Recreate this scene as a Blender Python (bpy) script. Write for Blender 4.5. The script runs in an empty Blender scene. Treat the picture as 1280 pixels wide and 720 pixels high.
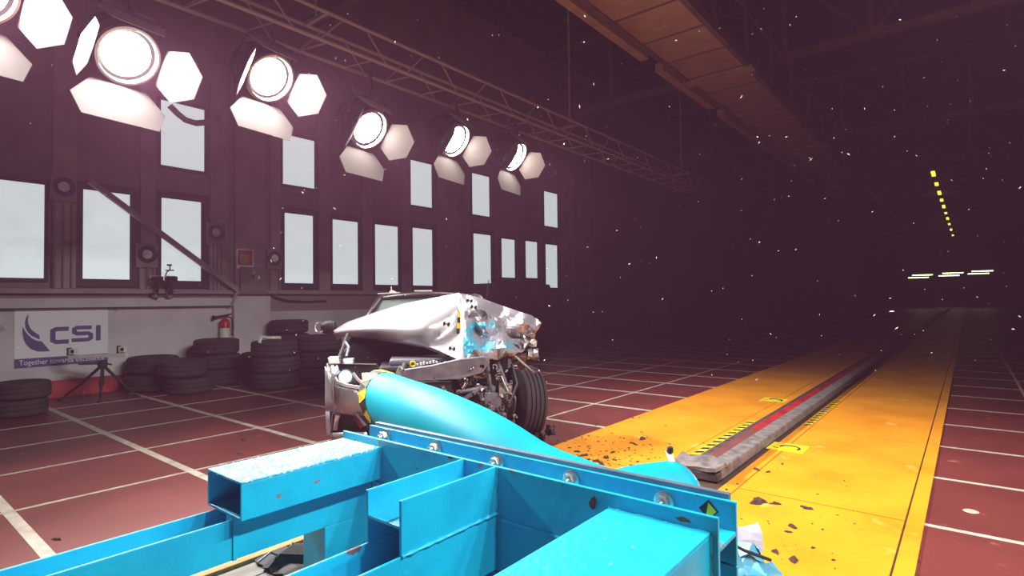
import bpy, bmesh, math, random
from mathutils import Vector, Matrix

# ------------------------------------------------------------------ camera, world, exposure
sc = bpy.context.scene
COL = sc.collection
random.seed(7)
CAM_H, YAW, FPX = 1.45, math.radians(39.15), 700.0
PITCH, ROLL = math.atan(16.8 / 700), 0.0115
F0 = Vector((-math.sin(YAW), math.cos(YAW), 0)); R0 = Vector((math.cos(YAW), math.sin(YAW), 0)); U0 = Vector((0, 0, 1))
Fc = F0 * math.cos(PITCH) + U0 * math.sin(PITCH)
Ut = U0 * math.cos(PITCH) - F0 * math.sin(PITCH)
Rc = R0 * math.cos(ROLL) - Ut * math.sin(ROLL)
Uc = Ut * math.cos(ROLL) + R0 * math.sin(ROLL)
CAM = Vector((0, 0, CAM_H))
cd = bpy.data.cameras.new('camera'); cam = bpy.data.objects.new('camera', cd); COL.objects.link(cam)
cd.sensor_width = 36; cd.lens = 36 * FPX / 1280; cd.clip_start = 0.02; cd.clip_end = 400
m3 = Matrix((Rc, Uc, -Fc)).transposed()
cam.matrix_world = Matrix.Translation(CAM) @ m3.to_4x4()
sc.camera = cam
vs = sc.view_settings
vs.view_transform = 'Standard'; vs.look = 'None'; vs.exposure = 0.25; vs.gamma = 1.0; vs.use_curve_mapping = False
HAZE = 0.0042
LAMP_W = 620.0
wd = bpy.data.worlds.new('hall_air'); sc.world = wd; wd.use_nodes = True
wn = wd.node_tree.nodes; wl = wd.node_tree.links
wn['Background'].inputs[0].default_value = (0.30, 0.30, 0.34, 1); wn['Background'].inputs[1].default_value = 0.5
vsc = wn.new('ShaderNodeVolumeScatter')
vsc.inputs['Color'].default_value = (1.0, 0.40, 0.74, 1); vsc.inputs['Density'].default_value = HAZE
vsc.inputs['Anisotropy'].default_value = 0.25
wl.new(vsc.outputs[0], wn['World Output'].inputs['Volume'])

# ------------------------------------------------------------------ pixel -> place helpers (photo frame 1280x720)
def ray(px, py): return Fc + Rc * ((px - 640) / FPX) + Uc * ((360 - py) / FPX)
def PD(px, py, D): return CAM + ray(px, py) * D
def PZ(px, py, z=0.0): r = ray(px, py); return CAM + r * ((z - CAM.z) / r.z)
def PX(px, py, X): r = ray(px, py); return CAM + r * (X / r.x)
def PY(px, py, Y): r = ray(px, py); return CAM + r * (Y / r.y)

# ------------------------------------------------------------------ materials
def lin(c):
    if isinstance(c, str):
        c = [int(c[i:i + 2], 16) / 255 for i in (0, 2, 4)]
    return tuple((v / 12.92 if v <= 0.04045 else ((v + 0.055) / 1.055) ** 2.4) for v in c) + (1.0,)
M = {}
def mat(name, col, rough=0.5, metal=0.0, col2=None, nscale=6.0, lo=0.4, hi=0.65, bump=0.0, bscale=30.0, emit=None, estr=0.0,
        chip=None, cscale=14.0, clo=0.62, chi=0.66, stretch=None, coat=0.0, spec=None):
    m = bpy.data.materials.new(name); m.use_nodes = True; N = m.node_tree.nodes; L = m.node_tree.links
    b = N['Principled BSDF']; b.inputs['Roughness'].default_value = rough; b.inputs['Metallic'].default_value = metal
    b.inputs['Base Color'].default_value = lin(col)
    if coat: b.inputs['Coat Weight'].default_value = coat
    if spec is not None: b.inputs['Specular IOR Level'].default_value = spec
    tc = N.new('ShaderNodeTexCoord'); src = tc.outputs['Object']
    if stretch:
        mp = N.new('ShaderNodeMapping'); mp.inputs['Scale'].default_value = stretch; L.new(src, mp.inputs[0]); src = mp.outputs[0]
    out = None
    def noise_mask(scale, lo, hi, detail=5):
        n = N.new('ShaderNodeTexNoise'); n.inputs['Scale'].default_value = scale; n.inputs['Detail'].default_value = detail
        L.new(src, n.inputs['Vector'])
        r = N.new('ShaderNodeMapRange'); r.inputs['From Min'].default_value = lo; r.inputs['From Max'].default_value = hi
        L.new(n.outputs['Fac'], r.inputs['Value']); return r.outputs[0]
    def mix(fac, a, bb):
        x = N.new('ShaderNodeMix'); x.data_type = 'RGBA'; L.new(fac, x.inputs['Factor'])
        if hasattr(a, 'links'): L.new(a, x.inputs['A'])
        else: x.inputs['A'].default_value = a
        x.inputs['B'].default_value = bb
        return x.outputs['Result']
    cur = lin(col)
    if col2: cur = mix(noise_mask(nscale, lo, hi), cur, lin(col2))
    if chip: cur = mix(noise_mask(cscale, clo, chi, 8), cur, lin(chip))
    if hasattr(cur, 'links'): L.new(cur, b.inputs['Base Color'])
    if bump:
        n = N.new('ShaderNodeTexNoise'); n.inputs['Scale'].default_value = bscale; n.inputs['Detail'].default_value = 4; L.new(src, n.inputs['Vector'])
        bp = N.new('ShaderNodeBump'); bp.inputs['Strength'].default_value = bump; bp.inputs['Distance'].default_value = 0.02
        L.new(n.outputs['Fac'], bp.inputs['Height']); L.new(bp.outputs[0], b.inputs['Normal'])
    if emit:
        b.inputs['Emission Color'].default_value = lin(emit); b.inputs['Emission Strength'].default_value = estr
    M[name] = m; return m

mat('floor_red', '6c2e2b', 0.45, col2='602826', nscale=1.4, bump=0.05, bscale=40, chip='9a5a4c', cscale=5, clo=0.66, chi=0.75)
mat('line_white', 'b4a89c', 0.6, col2='9c9084', nscale=9)
mat('yellow_paint', 'e4901c', 0.42, col2='d07c12', nscale=1.6, lo=0.42, hi=0.7, chip='ecb85a', cscale=3.2, clo=0.64, chi=0.78, bump=0.04)
mat('seam_dark', '3a2610', 0.8)
mat('rail_steel', '7a7070', 0.65, 0.1, col2='585050', nscale=12, bump=0.3, bscale=30)
mat('rail_dark', '4c4242', 0.65, 0.1, col2='3a3030', nscale=9, bump=0.2)
mat('rail_red', 'b02828', 0.5, col2='80202a', nscale=5)
mat('rail_bed', '6a3434', 0.7, col2='583030', nscale=6)
mat('lamp_trim', 'd8d2d6', 0.35, 0.1)
mat('hazard_black', '1c1a16', 0.6); mat('hazard_yellow', 'f2cf18', 0.5, col2='c8b414', nscale=20)
mat('wall_lower', 'd0c6ca', 0.75, col2='bcb2b8', nscale=1.2, chip='6a5e62', cscale=2.6, clo=0.68, chi=0.8)
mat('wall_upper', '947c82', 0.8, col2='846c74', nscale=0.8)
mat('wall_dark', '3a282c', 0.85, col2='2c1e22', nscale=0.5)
mat('baseboard_red', 'b0262a', 0.5, col2='8a2024', nscale=4)
mat('pilaster', 'a48e92', 0.75, col2='967e84', nscale=2)
mat('conduit', '857472', 0.55)
mat('ceiling_dark', '34262a', 0.9, col2='2a1e22', nscale=0.6)
mat('window_frame', '3c2c32', 0.6)
mat('pane', 'dfe8ea', 0.4, emit='dfeaee', estr=0.56)
mat('truss_metal', 'b09a90', 0.5, 0.1)
mat('steel_brown', '80605a', 0.6, 0.1, col2='70544e', nscale=3)
mat('deck_panel', 'c49a7c', 0.7, col2='b48a6c', nscale=1.5)
mat('blue_paint', '10b0d4', 0.36, col2='0ca2ca', nscale=5, bump=0.12, bscale=22, chip='6f5a58', cscale=7, clo=0.70, chi=0.73)
mat('blue_worn', '14b8dc', 0.45, col2='0caace', nscale=6, bump=0.25, bscale=40, chip='7cc4d4', cscale=28, clo=0.66, chi=0.72)
mat('blue_glass_strewn', '1eb2d6', 0.5, col2='7accde', nscale=9, lo=0.42, hi=0.66, bump=0.5, bscale=70, chip='dff2f6', cscale=60, clo=0.54, chi=0.64)
mat('blue_scuffed', '10b0d4', 0.38, col2='0ca2ca', nscale=5, bump=0.15, bscale=22, chip='7c7474', cscale=12, clo=0.66, chi=0.70)
mat('tube_cyan', '00a6bc', 0.5, col2='009cb6', nscale=3, spec=0.2)
mat('steel_plate', '8090a4', 0.4, 0.5, col2='707f92', nscale=6)
mat('bolt_metal', 'c8c4c0', 0.3, 0.9)
mat('rust', '7a4a34', 0.9, col2='50342a', nscale=20)
mat('car_silver', 'a8a4a8', 0.34, 0.65, coat=0.3)
mat('hood_silver', 'b8b2b6', 0.34, 0.45, col2='aea8ac', nscale=3, coat=0.2)
mat('car_black', '161214', 0.5); mat('roof_black', '2a2024', 0.3, 0.2); mat('engine_black', '121014', 0.6, col2='1c181c', nscale=10)
mat('engine_grey', '706e7a', 0.5, 0.1, col2='5c5a66', nscale=10)
mat('engine_alu', 'b8b0ac', 0.4, 0.8, col2='8c8480', nscale=12, bump=0.2)
mat('engine_rust', '6a4a40', 0.7, 0.2, col2='4a3430', nscale=10)
mat('glass_dark', '54625e', 0.6, 0.0, spec=0.12)
mat('chrome', 'd8d4d6', 0.2, 0.9)
mat('headlamp_bulb', 'fff6e8', 0.3, emit='fff4e0', estr=1.6)
mat('indicator_bulb', 'ffd0b8', 0.3, emit='ffc0a4', estr=1.3)
mat('tire_rubber', '2a2226', 0.8, col2='221c20', nscale=8)
mat('tire_old', '342c30', 0.85, col2='2a2428', nscale=6, bump=0.15)
mat('lamp_black', '2a2628', 0.55, 0.3); mat('lamp_door', '9a9492', 0.5, 0.3)
mat('lamp_rim', 'b8b2ac', 0.3, 0.9)
mat('lamp_lens', 'fffaf0', 0.3, emit='fff8ec', estr=50.0)
mat('lamp_lens_side', 'fffaf0', 0.3, emit='fff8ec', estr=10.0)
mat('lamp_lens_hot', 'fffaf0', 0.3, emit='fff8f2', estr=150.0)
mat('tube_light', 'fff8d8', 0.3, emit='fff2c0', estr=3.0)
mat('tube_yellow', 'ffe860', 0.3, emit='ffe24a', estr=1.3)
mat('sign_white', 'ece6ee', 0.6); mat('sign_purple', '5a4684', 0.6); mat('sign_red', 'b02226', 0.5)
mat('sign_text', 'e6e0ee', 0.6)
mat('ext_red', 'c01e1e', 0.35); mat('ext_white', 'ded8d4', 0.5)
mat('black_plastic', '1c181a', 0.7); mat('white_plastic', 'dcd8d4', 0.45)
mat('gold', 'b08a30', 0.4, 0.6)
mat('debris_brown', '4a2a1c', 0.8, col2='2c1a14', nscale=30)
mat('debris_dark', '241c1c', 0.7)
mat('fragment_white', 'f0ecea', 0.3)
mat('wood_strip', 'd09050', 0.6, col2='b87838', nscale=4, stretch=(6, 1, 6))
mat('board_grey', '8c857e', 0.8, col2='766f68', nscale=5, stretch=(4, 1, 4))
mat('cabinet_brown', '5a2e22', 0.7, col2='4a261e', nscale=3)
mat('cart_red', '7a2a22', 0.6); mat('cart_wood', '6a4a30', 0.7)
mat('sheet_lilac', 'c0bcd0', 0.4, 0.3); mat('sheet_cyan', '58b4d8', 0.35, 0.3, col2='8cc8e4', nscale=5)

# hood with transferred blue paint on its crushed side (a stain with its own shape, in the hood's own coordinates)
def hood_material():
    m = mat('hood_crushed', 'a29ca4', 0.26, 0.45)
    N = m.node_tree.nodes; L = m.node_tree.links; b = N['Principled BSDF']
    tc = N.new('ShaderNodeTexCoord'); at = N.new('ShaderNodeAttribute'); at.attribute_name = 'paint'
    n = N.new('ShaderNodeTexNoise'); n.inputs['Scale'].default_value = 9; n.inputs['Detail'].default_value = 6; L.new(tc.outputs['Object'], n.inputs['Vector'])
    ad = N.new('ShaderNodeMath'); ad.operation = 'MULTIPLY_ADD'; L.new(n.outputs['Fac'], ad.inputs[0]); ad.inputs[1].default_value = 1.5; ad.inputs[2].default_value = -0.75
    s = N.new('ShaderNodeMath'); s.operation = 'ADD'; L.new(ad.outputs[0], s.inputs[0]); L.new(at.outputs['Fac'], s.inputs[1])
    r = N.new('ShaderNodeMapRange'); r.inputs['From Min'].default_value = 0.42; r.inputs['From Max'].default_value = 0.72; L.new(s.outputs[0], r.inputs['Value'])
    x = N.new('ShaderNodeMix'); x.data_type = 'RGBA'; L.new(r.outputs[0], x.inputs['Factor'])
    x.inputs['A'].default_value = lin('a29ca4'); x.inputs['B'].default_value = lin('52bcd6'); L.new(x.outputs['Result'], b.inputs['Base Color'])
hood_material()

# ------------------------------------------------------------------ mesh helpers
def basis(d):
    d = Vector(d).normalized(); a = Vector((0, 0, 1)) if abs(d.z) < 0.9 else Vector((1, 0, 0))
    u = d.cross(a).normalized(); return u, d.cross(u).normalized(), d
class MB:
    def __init__(s): s.v = []; s.f = []
    def add(s, vs, fs):
        o = len(s.v); s.v += [tuple(v) for v in vs]; s.f += [tuple(i + o for i in f) for f in fs]; return s
    def box(s, x0, x1, y0, y1, z0, z1):
        return s.add([(x, y, z) for z in (z0, z1) for y in (y0, y1) for x in (x0, x1)],
                     [(0, 2, 3, 1), (4, 5, 7, 6), (0, 1, 5, 4), (2, 6, 7, 3), (0, 4, 6, 2), (1, 3, 7, 5)])
    def bar(s, p, q, w, h, up=(0, 0, 1)):
        p = Vector(p); q = Vector(q); d = (q - p).normalized(); upv = Vector(up)
        if abs(d.dot(upv)) > 0.98: upv = Vector((0, 1, 0))
        a = d.cross(upv).normalized() * (w / 2); b = a.cross(d).normalized() * (h / 2)
        vs = [p - a - b, p + a - b, p + a + b, p - a + b, q - a - b, q + a - b, q + a + b, q - a + b]
        return s.add(vs, [(0, 3, 2, 1), (4, 5, 6, 7), (0, 1, 5, 4), (1, 2, 6, 5), (2, 3, 7, 6), (3, 0, 4, 7)][::1])
    def tube(s, pts, rs, n=12, caps=True):
        pts = [Vector(p) for p in pts]
        if not hasattr(rs, '__len__'): rs = [rs] * len(pts)
        vs = []; u = None
        for i, p in enumerate(pts):
            d = (pts[min(i + 1, len(pts) - 1)] - pts[max(i - 1, 0)]).normalized()
            if u is None: u, _, _ = basis(d)
            u = (u - d * u.dot(d)).normalized(); w = d.cross(u)
            for k in range(n):
                a = 2 * math.pi * k / n; vs.append(p + (u * math.cos(a) + w * math.sin(a)) * rs[i])
        fs = [(i * n + k, i * n + (k + 1) % n, (i + 1) * n + (k + 1) % n, (i + 1) * n + k) for i in range(len(pts) - 1) for k in range(n)]
        if caps: fs += [tuple(range(n - 1, -1, -1)), tuple(range((len(pts) - 1) * n, len(pts) * n))]
        return s.add(vs, fs)
    def lathe(s, prof, n=32, o=(0, 0, 0), axis=(0, 0, 1), close=False):
        u, w, d = basis(axis); o = Vector(o); vs = []
        for r, h in prof:
            for k in range(n):
                a = 2 * math.pi * k / n; vs.append(o + d * h + (u * math.cos(a) + w * math.sin(a)) * r)
        m = len(prof); rng = range(m if close else m - 1)
        fs = [(i * n + k, i * n + (k + 1) % n, ((i + 1) % m) * n + (k + 1) % n, ((i + 1) % m) * n + k) for i in rng for k in range(n)]
        return s.add(vs, fs)
    def prism(s, pts, ext):
        ext = Vector(ext); n = len(pts); pts = [Vector(p) for p in pts]
        return s.add(pts + [p + ext for p in pts], [tuple(range(n - 1, -1, -1)), tuple(range(n, 2 * n))] + [(i, (i + 1) % n, n + (i + 1) % n, n + i) for i in range(n)])
    def grid(s, rows):
        n = len(rows[0]); vs = [p for r in rows for p in r]
        return s.add(vs, [(i * n + k, i * n + k + 1, (i + 1) * n + k + 1, (i + 1) * n + k) for i in range(len(rows) - 1) for k in range(n - 1)])
    def mesh(s, name):
        me = bpy.data.meshes.new(name); me.from_pydata(s.v, [], s.f); me.update()
        bm = bmesh.new(); bm.from_mesh(me); bmesh.ops.recalc_face_normals(bm, faces=bm.faces); bm.to_mesh(me); bm.free(); return me
    def build(s, name, material, parent=None, smooth=False, bevel=0, solid=0, origin=None, angle=40):
        if origin is not None:
            o_ = Vector(origin); s.v = [tuple(Vector(v) - o_) for v in s.v]
        ob = link(name, s.mesh(name), material, parent)
        if origin is not None: ob.location = origin
        if smooth:
            ob.data.shade_smooth() if hasattr(ob.data, 'shade_smooth') else None
            if angle < 180: ob.data.set_sharp_from_angle(angle=math.radians(angle))
        if solid:
            md = ob.modifiers.new('thickness', 'SOLIDIFY'); md.thickness = solid; md.offset = 0
        if bevel:
            md = ob.modifiers.new('bevel', 'BEVEL'); md.width = bevel; md.segments = 2; md.limit_method = 'ANGLE'
        return ob
def link(name, me, material, parent=None):
    ob = bpy.data.objects.new(name, me); COL.objects.link(ob)
    if material and not me.materials: me.materials.append(M[material])
    if parent: ob.parent = parent
    return ob
def tag(o, label=None, cat=None, group=None, kind=None):
    if label: o['label'] = label
    if cat: o['category'] = cat
    if group: o['group'] = group
    if kind: o['kind'] = kind
    return o
def empty(name, loc=(0, 0, 0), rot=(0, 0, 0)):
    o = bpy.data.objects.new(name, None); COL.objects.link(o); o.location = loc; o.rotation_euler = rot; o.empty_display_size = 0.1; return o
def copy_tree(o, parent=None):
    c = o.copy(); COL.objects.link(c); c.parent = parent
    for ch in o.children: copy_tree(ch, c)
    return c
def inst(src, parent=None, loc=None, rot=None, scale=None):
    c = src.copy(); COL.objects.link(c)
    if parent: c.parent = parent
    if loc is not None: c.location = loc
    if rot is not None: c.rotation_euler = rot
    if scale is not None: c.scale = scale
    return c
def text_mesh(txt, size, name, material, parent, mw):
    cu = bpy.data.curves.new(name, 'FONT'); cu.body = txt; cu.size = size; cu.extrude = 0.0015; cu.align_x = 'LEFT'
    t = bpy.data.objects.new(name + '_src', cu); COL.objects.link(t)
    me = bpy.data.meshes.new_from_object(t.evaluated_get(bpy.context.evaluated_depsgraph_get()))
    bpy.data.objects.remove(t); me.name = name; me.materials.clear()
    o = link(name, me, material, parent); o.matrix_local = mw; return o

# ------------------------------------------------------------------ the hall
WX = -11.4           # face of the window wall
HX = 8.0             # face of the wall beyond the right edge of the frame
YB, YE, ZC = -4.0, 99.0, 10.2
floor = tag(MB().box(WX - 0.3, HX + 0.3, YB - 0.3, YE + 0.3, -0.2, 0).build('floor', 'floor_red'), 'dark red painted floor of the crash hall', kind='structure')
TRK0, TRK1 = -3.23, -0.25
for k in range(-5, 14):
    y = 4.44 + 1.2 * k
    if not -3.5 < y < 34: continue
    w = 0.035
    MB().box(WX + 0.03, TRK0, y - w, y + w, 0, 0.002).build('floor_line', 'line_white', floor)
    MB().box(TRK1, HX, y - w * 0.7, y + w * 0.7, 0, 0.002).build('floor_line', 'line_white', floor)
for k in range(14, 26):
    y = 4.44 + 1.2 * k
    MB().box(WX + 0.03, TRK0, y - 0.03, y + 0.03, 0, 0.002).build('floor_line', 'line_white', floor)
    MB().box(TRK1, HX, y - 0.025, y + 0.025, 0, 0.002).build('floor_line', 'line_white', floor)
for x in (-10.1, -8.9, -7.7, -6.5, -5.3, -4.1, 0.6, 1.8, 3.0, 4.2):
    MB().box(x - 0.018, x + 0.018, YB, 60, 0, 0.0025).build('floor_line', 'line_white', floor)
for x, y in ((0.22, 3.55), (0.42, 3.1), (-0.02, 4.9), (0.35, 5.9)):
    MB().lathe([(0.0, 0.004), (0.035, 0.004), (0.045, 0.0)], 16, (x, y, 0)).build('floor_socket', 'line_white', floor)
# yellow plates over the pit
MB().box(TRK0, TRK1, YB, YE, 0, 0.003).build('joint_bed', 'seam_dark', floor)
g = 0.006
lanes = ((TRK0, -2.10), (-2.10 + g * 2, -1.955), (-1.50, -1.40), (-1.40 + g * 2, -0.352), (-0.352 + g * 2, TRK1))
for li, (x0, x1) in enumerate(lanes):
    step = 2.4 if li in (0, 3) else 4.8
    y = -3.4 if li in (0, 3) else -5.2
    y = 2.0 - step * 3
    while y < 40:
        MB().box(x0, x1, max(y + g, YB), y + step - g, 0.0, 0.012).build('floor_plate', 'yellow_paint', floor)
        y += step
    MB().box(x0, x1, y, YE, 0.0, 0.012).build('floor_plate', 'yellow_paint', floor)
# hazard strips beside the rail
def hazard(x0, x1, y0, y1, n):
    t = empty('hazard_strip', ((x0 + x1) / 2, y0, 0)); t.parent = floor
    MB().box(-(x1 - x0) / 2, (x1 - x0) / 2, 0, y1 - y0, 0.012, 0.0135).build('strip_backing', 'hazard_yellow', t)
    st = (y1 - y0) / n
    for k in range(n):
        MB().prism([(-(x1 - x0) / 2, k * st, 0.0136), ((x1 - x0) / 2, k * st + st * 0.25, 0.0136), ((x1 - x0) / 2, k * st + st * 0.72, 0.0136), (-(x1 - x0) / 2, k * st + st * 0.47, 0.0136)], (0, 0, 0.001)).build('stripe', 'hazard_black', t)
hazard(-2.03, -1.965, 4.85, 6.9, 13)
hazard(-1.475, -1.415, 7.0, 9.0, 13)
def floor_sticker(c, label):
    t = empty('floor_sticker', c); t.parent = floor
    MB().box(-0.16, 0.16, -0.16, 0.16, 0.0125, 0.0135).build('sticker_face', 'hazard_yellow', t)
    pts = [(0.02 + 0.085 * math.cos(a), -0.02 + 0.085 * math.sin(a), 0.0145) for a in [math.radians(v) for v in range(-30, 200, 23)]]
    MB().tube(pts, 0.009, 6).build('hook_symbol', 'hazard_black', t)
    MB().box(-0.12, -0.07, -0.07, -0.055, 0.0136, 0.0145).build('symbol_bar', 'hazard_black', t)
for p in ((968, 501), (985, 561)):
    floor_sticker(PZ(*p) , '')

# rail
rail = tag(empty('track_rail', (-1.74, 4.4, 0)), 'long dark steel pull rail with red insert in the yellow lane', 'rail')
def rb(name, m, x0, x1, y0, y1, z0, z1, **k): return MB().box(x0 + 1.74, x1 + 1.74, y0 - 4.4, y1 - 4.4, z0, z1).build(name, m, rail, **k)
rb('rail_beam', 'rail_steel', -1.69, -1.545, 4.5, YE - 2, 0.013, 0.105, bevel=0.012)
rb('slot_bed', 'rail_bed', -1.88, -1.69, 4.7, 6.4, 0.013, 0.03)
rb('red_insert', 'rail_red', -1.88, -1.69, 6.4, YE - 2, 0.013, 0.034)
rb('slot_edge', 'rail_dark', -1.945, -1.88, 4.7, YE - 2, 0.013, 0.022)
random.seed(3)
bm_ = MB()
rows = []
for j in range(5):
    rows.append([Vector((-0.22 + i * 0.082 + random.uniform(-.012, .012), 0.0 + j * 0.085 + random.uniform(-.02, .02), 0.10 + random.uniform(-.02, .02))) for i in range(6)])
bm_.grid(rows); bm_.build('torn_end_plate', 'rail_steel', rail, solid=0.03)
rb('end_block', 'rail_dark', -1.94, -1.55, 4.42, 4.72, 0.013, 0.08, bevel=0.01)

# walls
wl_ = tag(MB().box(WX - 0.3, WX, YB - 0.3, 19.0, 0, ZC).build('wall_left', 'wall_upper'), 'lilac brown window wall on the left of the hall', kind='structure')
MB().box(WX, WX + 0.05, YB, PX(290, 380, WX).y, 0, 1.42).build('lower_wall', 'wall_lower', wl_)
MB().box(WX, WX + 0.02, PX(290, 380, WX).y, 14.5, 0, 1.30).build('lower_wall', 'wall_lower', wl_)
MB().box(WX, WX + 0.16, PX(288, 380, WX).y, PX(334, 380, WX).y, 0, 1.62).build('wall_plinth', 'wall_lower', wl_, bevel=0.02)
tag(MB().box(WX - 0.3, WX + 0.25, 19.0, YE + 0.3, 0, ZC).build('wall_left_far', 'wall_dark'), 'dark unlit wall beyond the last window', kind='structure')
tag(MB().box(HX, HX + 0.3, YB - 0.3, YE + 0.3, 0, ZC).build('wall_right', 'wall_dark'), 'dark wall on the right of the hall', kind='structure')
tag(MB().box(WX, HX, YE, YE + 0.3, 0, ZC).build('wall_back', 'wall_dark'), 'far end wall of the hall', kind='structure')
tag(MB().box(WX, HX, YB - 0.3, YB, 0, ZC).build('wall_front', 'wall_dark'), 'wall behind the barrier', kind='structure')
ceil = tag(MB().box(WX - 0.3, HX + 0.3, YB - 0.3, YE + 0.3, ZC, ZC + 0.2).build('ceiling', 'ceiling_dark'), 'dark hall roof', kind='structure')
for k in range(60):      # roof sheeting ribs near the lamp truss
    MB().box(WX, -4.6, -3.8 + k * 0.45, -3.74 + k * 0.45, ZC - 0.05, ZC).build('roof_rib', 'ceiling_dark', ceil)
tag(MB().box(WX + 0.05, WX + 0.075, YB, PX(288, 480, WX).y, 0, 0.27).build('baseboard_left', 'baseboard_red'), 'red painted skirting band of the window wall', kind='structure')
# ledge (cable duct)
yl = PX(287, 376, WX).y
tag(MB().box(WX + 0.05, WX + 0.20, YB, yl, 1.43, 1.585).build('trim_1', 'wall_lower', bevel=0.01), 'pale horizontal duct under the windows', kind='structure')
tag(MB().box(WX, WX + 0.12, YB, 18, 1.66, 1.74).build('trim_2', 'pilaster', bevel=0.01), 'narrow ledge above the pale duct', kind='structure')
# pilasters
for i, (a, b) in enumerate(((64, 94), (174, 193), (261, 283), (292, 330), (336, 349), (397, 411), (451, 464), (500, 512), (546, 586), (700, 716))):
    y0, y1 = PX(a, 300, WX).y, PX(b, 300, WX).y
    tag(MB().box(WX, WX + 0.07, y0, y1, 1.74, 6.2).build('trim_%d' % (i + 3), 'pilaster', bevel=0.01), ['first', 'second', 'third', 'fourth', 'fifth', 'sixth', 'seventh', 'eighth', 'ninth', 'tenth'][i] + ' shallow wall pilaster from the left', kind='structure')
# windows: (x left, x right, y top at centre, y bottom at centre)
lower = [(-45, 55, 225, 347), (103, 162, 240, 349), (201, 251, 250, 351), (355, 391, 268, 354), (415, 447, 276, 355), (468, 497, 282, 356),
         (515, 540, 286, 357), (591, 613, 293, 359), (626, 643, 299, 347), (656, 671, 302, 347.5), (681, 696, 306, 359.5)]
upper = [(200, 255, 131, 210.5), (353, 393, 172, 233), (513, 540, 203, 258), (590, 612, 219, 269.5), (680, 697, 241, 283.5)]
n = 0
for kind, lst in (('lower', lower), ('upper', upper)):
    for (xa, xb, yt, yb) in lst:
        n += 1
        y0, y1 = PX(xa, 300, WX + 0.03).y, PX(xb, 300, WX + 0.03).y; xm = (xa + xb) / 2
        z1, z0 = PX(xm, yt, WX + 0.03).z, PX(xm, yb, WX + 0.03).z
        fw = 0.13 if kind == 'lower' and yb > 348 else 0.05
        f = MB(); d0, d1 = WX + 0.002, WX + 0.06
        f.box(d0, d1, y0 - fw, y0, z0 - fw, z1 + fw); f.box(d0, d1, y1, y1 + fw, z0 - fw, z1 + fw)
        f.box(d0, d1, y0, y1, z1, z1 + fw); f.box(d0, d1, y0, y1, z0 - fw, z0)
        w = tag(f.build('window_%d' % n, 'window_frame'), kind='structure')
        w['label'] = '%s %s row window from the left, bright frosted pane' % (['first', 'second', 'third', 'fourth', 'fifth', 'sixth', 'seventh', 'eighth', 'ninth', 'tenth', 'eleventh'][n - 1 if kind == 'lower' else n - 12], kind)
        MB().box(WX + 0.01, WX + 0.03, y0, y1, z0, z1).build('pane', 'pane', w)
# diagonal brace on the wall
p, q = PX(112, 226, WX + 0.18), PX(297, 363, WX + 0.18)
tag(MB().bar(p, q, 0.09, 0.09, (1, 0, 0)).build('diagonal_brace', 'pilaster', bevel=0.008), 'diagonal steel brace crossing the windows above the duct', 'brace')
tag(MB().bar(q + Vector((0, 0.0, 0)), PX(288, 383, WX + 0.2), 0.05, 0.05, (1, 0, 0)).build('brace_foot', 'pilaster'), 'short strut below the lower end of the diagonal brace', 'brace')
# ring speakers with their conduits
def speaker(px, py, label, nb):
    c = PX(px, py, WX + 0.07)
    t = tag(empty('wall_speaker', c), label, 'speaker', 'round wall speakers between the windows')
    MB().box(0, 0.05, -0.17, 0.17, -0.24, 0.19).build('back_plate', 'conduit', t, bevel=0.01)
    MB().lathe([(0.08, 0.05), (0.085, 0.075), (0.12, 0.09), (0.15, 0.075), (0.155, 0.05)], 32, (0, 0, 0), (1, 0, 0)).build('ring', 'window_frame', t, smooth=True)
    MB().lathe([(0.0, 0.062), (0.05, 0.06), (0.08, 0.05)], 24, (0, 0, 0), (1, 0, 0)).build('cone', 'sign_white', t, smooth=True)
    zb = 1.75 - c.z
    for k in range(nb):
        y = -0.11 + 0.22 * k / max(1, nb - 1)
        MB().tube([(0.03, y, -0.24), (0.03, y, zb)], 0.014, 8).build('conduit', 'conduit', t)
speaker(79, 234, 'round wall speaker left of the second lower window', 3)
speaker(183, 318, 'round wall speaker above the camera rig, lowest of the four', 3)
speaker(269, 291, 'round wall speaker between diagonal brace and fire alarm sign', 4)
speaker(342, 323, 'round wall speaker right of the fire alarm sign', 2)
# fire sign, box
c = PX(306.5, 324, WX + 0.1)
t = tag(empty('fire_alarm_sign', c), 'small red fire equipment sign with pale pictogram on pilaster', 'sign')
MB().box(-0.02, 0.0, -0.17, 0.17, -0.20, 0.20).build('sign_back', 'sign_white', t)
MB().box(0.0, 0.004, -0.15, 0.15, -0.12, 0.18).build('sign_face', 'sign_red', t)
MB().prism([(0.004, -0.06, -0.08), (0.004, 0.05, -0.08), (0.004, 0.06, 0.1), (0.004, -0.07, 0.1)], (0.004, 0, 0)).build('bucket_symbol', 'gold', t)
MB().tube([(0.008, -0.07, 0.1), (0.008, -0.1, 0.02), (0.008, -0.08, -0.08), (0.008, 0.02, -0.1)], 0.008, 6).build('hose_symbol', 'sign_text', t)
c = PX(317, 350, WX + 0.1)
t = tag(empty('switch_box', c), 'pale grey switch box below the red fire sign', 'box')
MB().box(-0.03, 0.05, -0.28, 0.28, -0.26, 0.26).build('box_body', 'conduit', t, bevel=0.01)
MB().box(0.05, 0.065, -0.06, -0.02, 0.02, 0.09).build('switch', 'black_plastic', t)
MB().box(0.05, 0.065, 0.06, 0.1, 0.02, 0.09).build('socket', 'sign_white', t)
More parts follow.
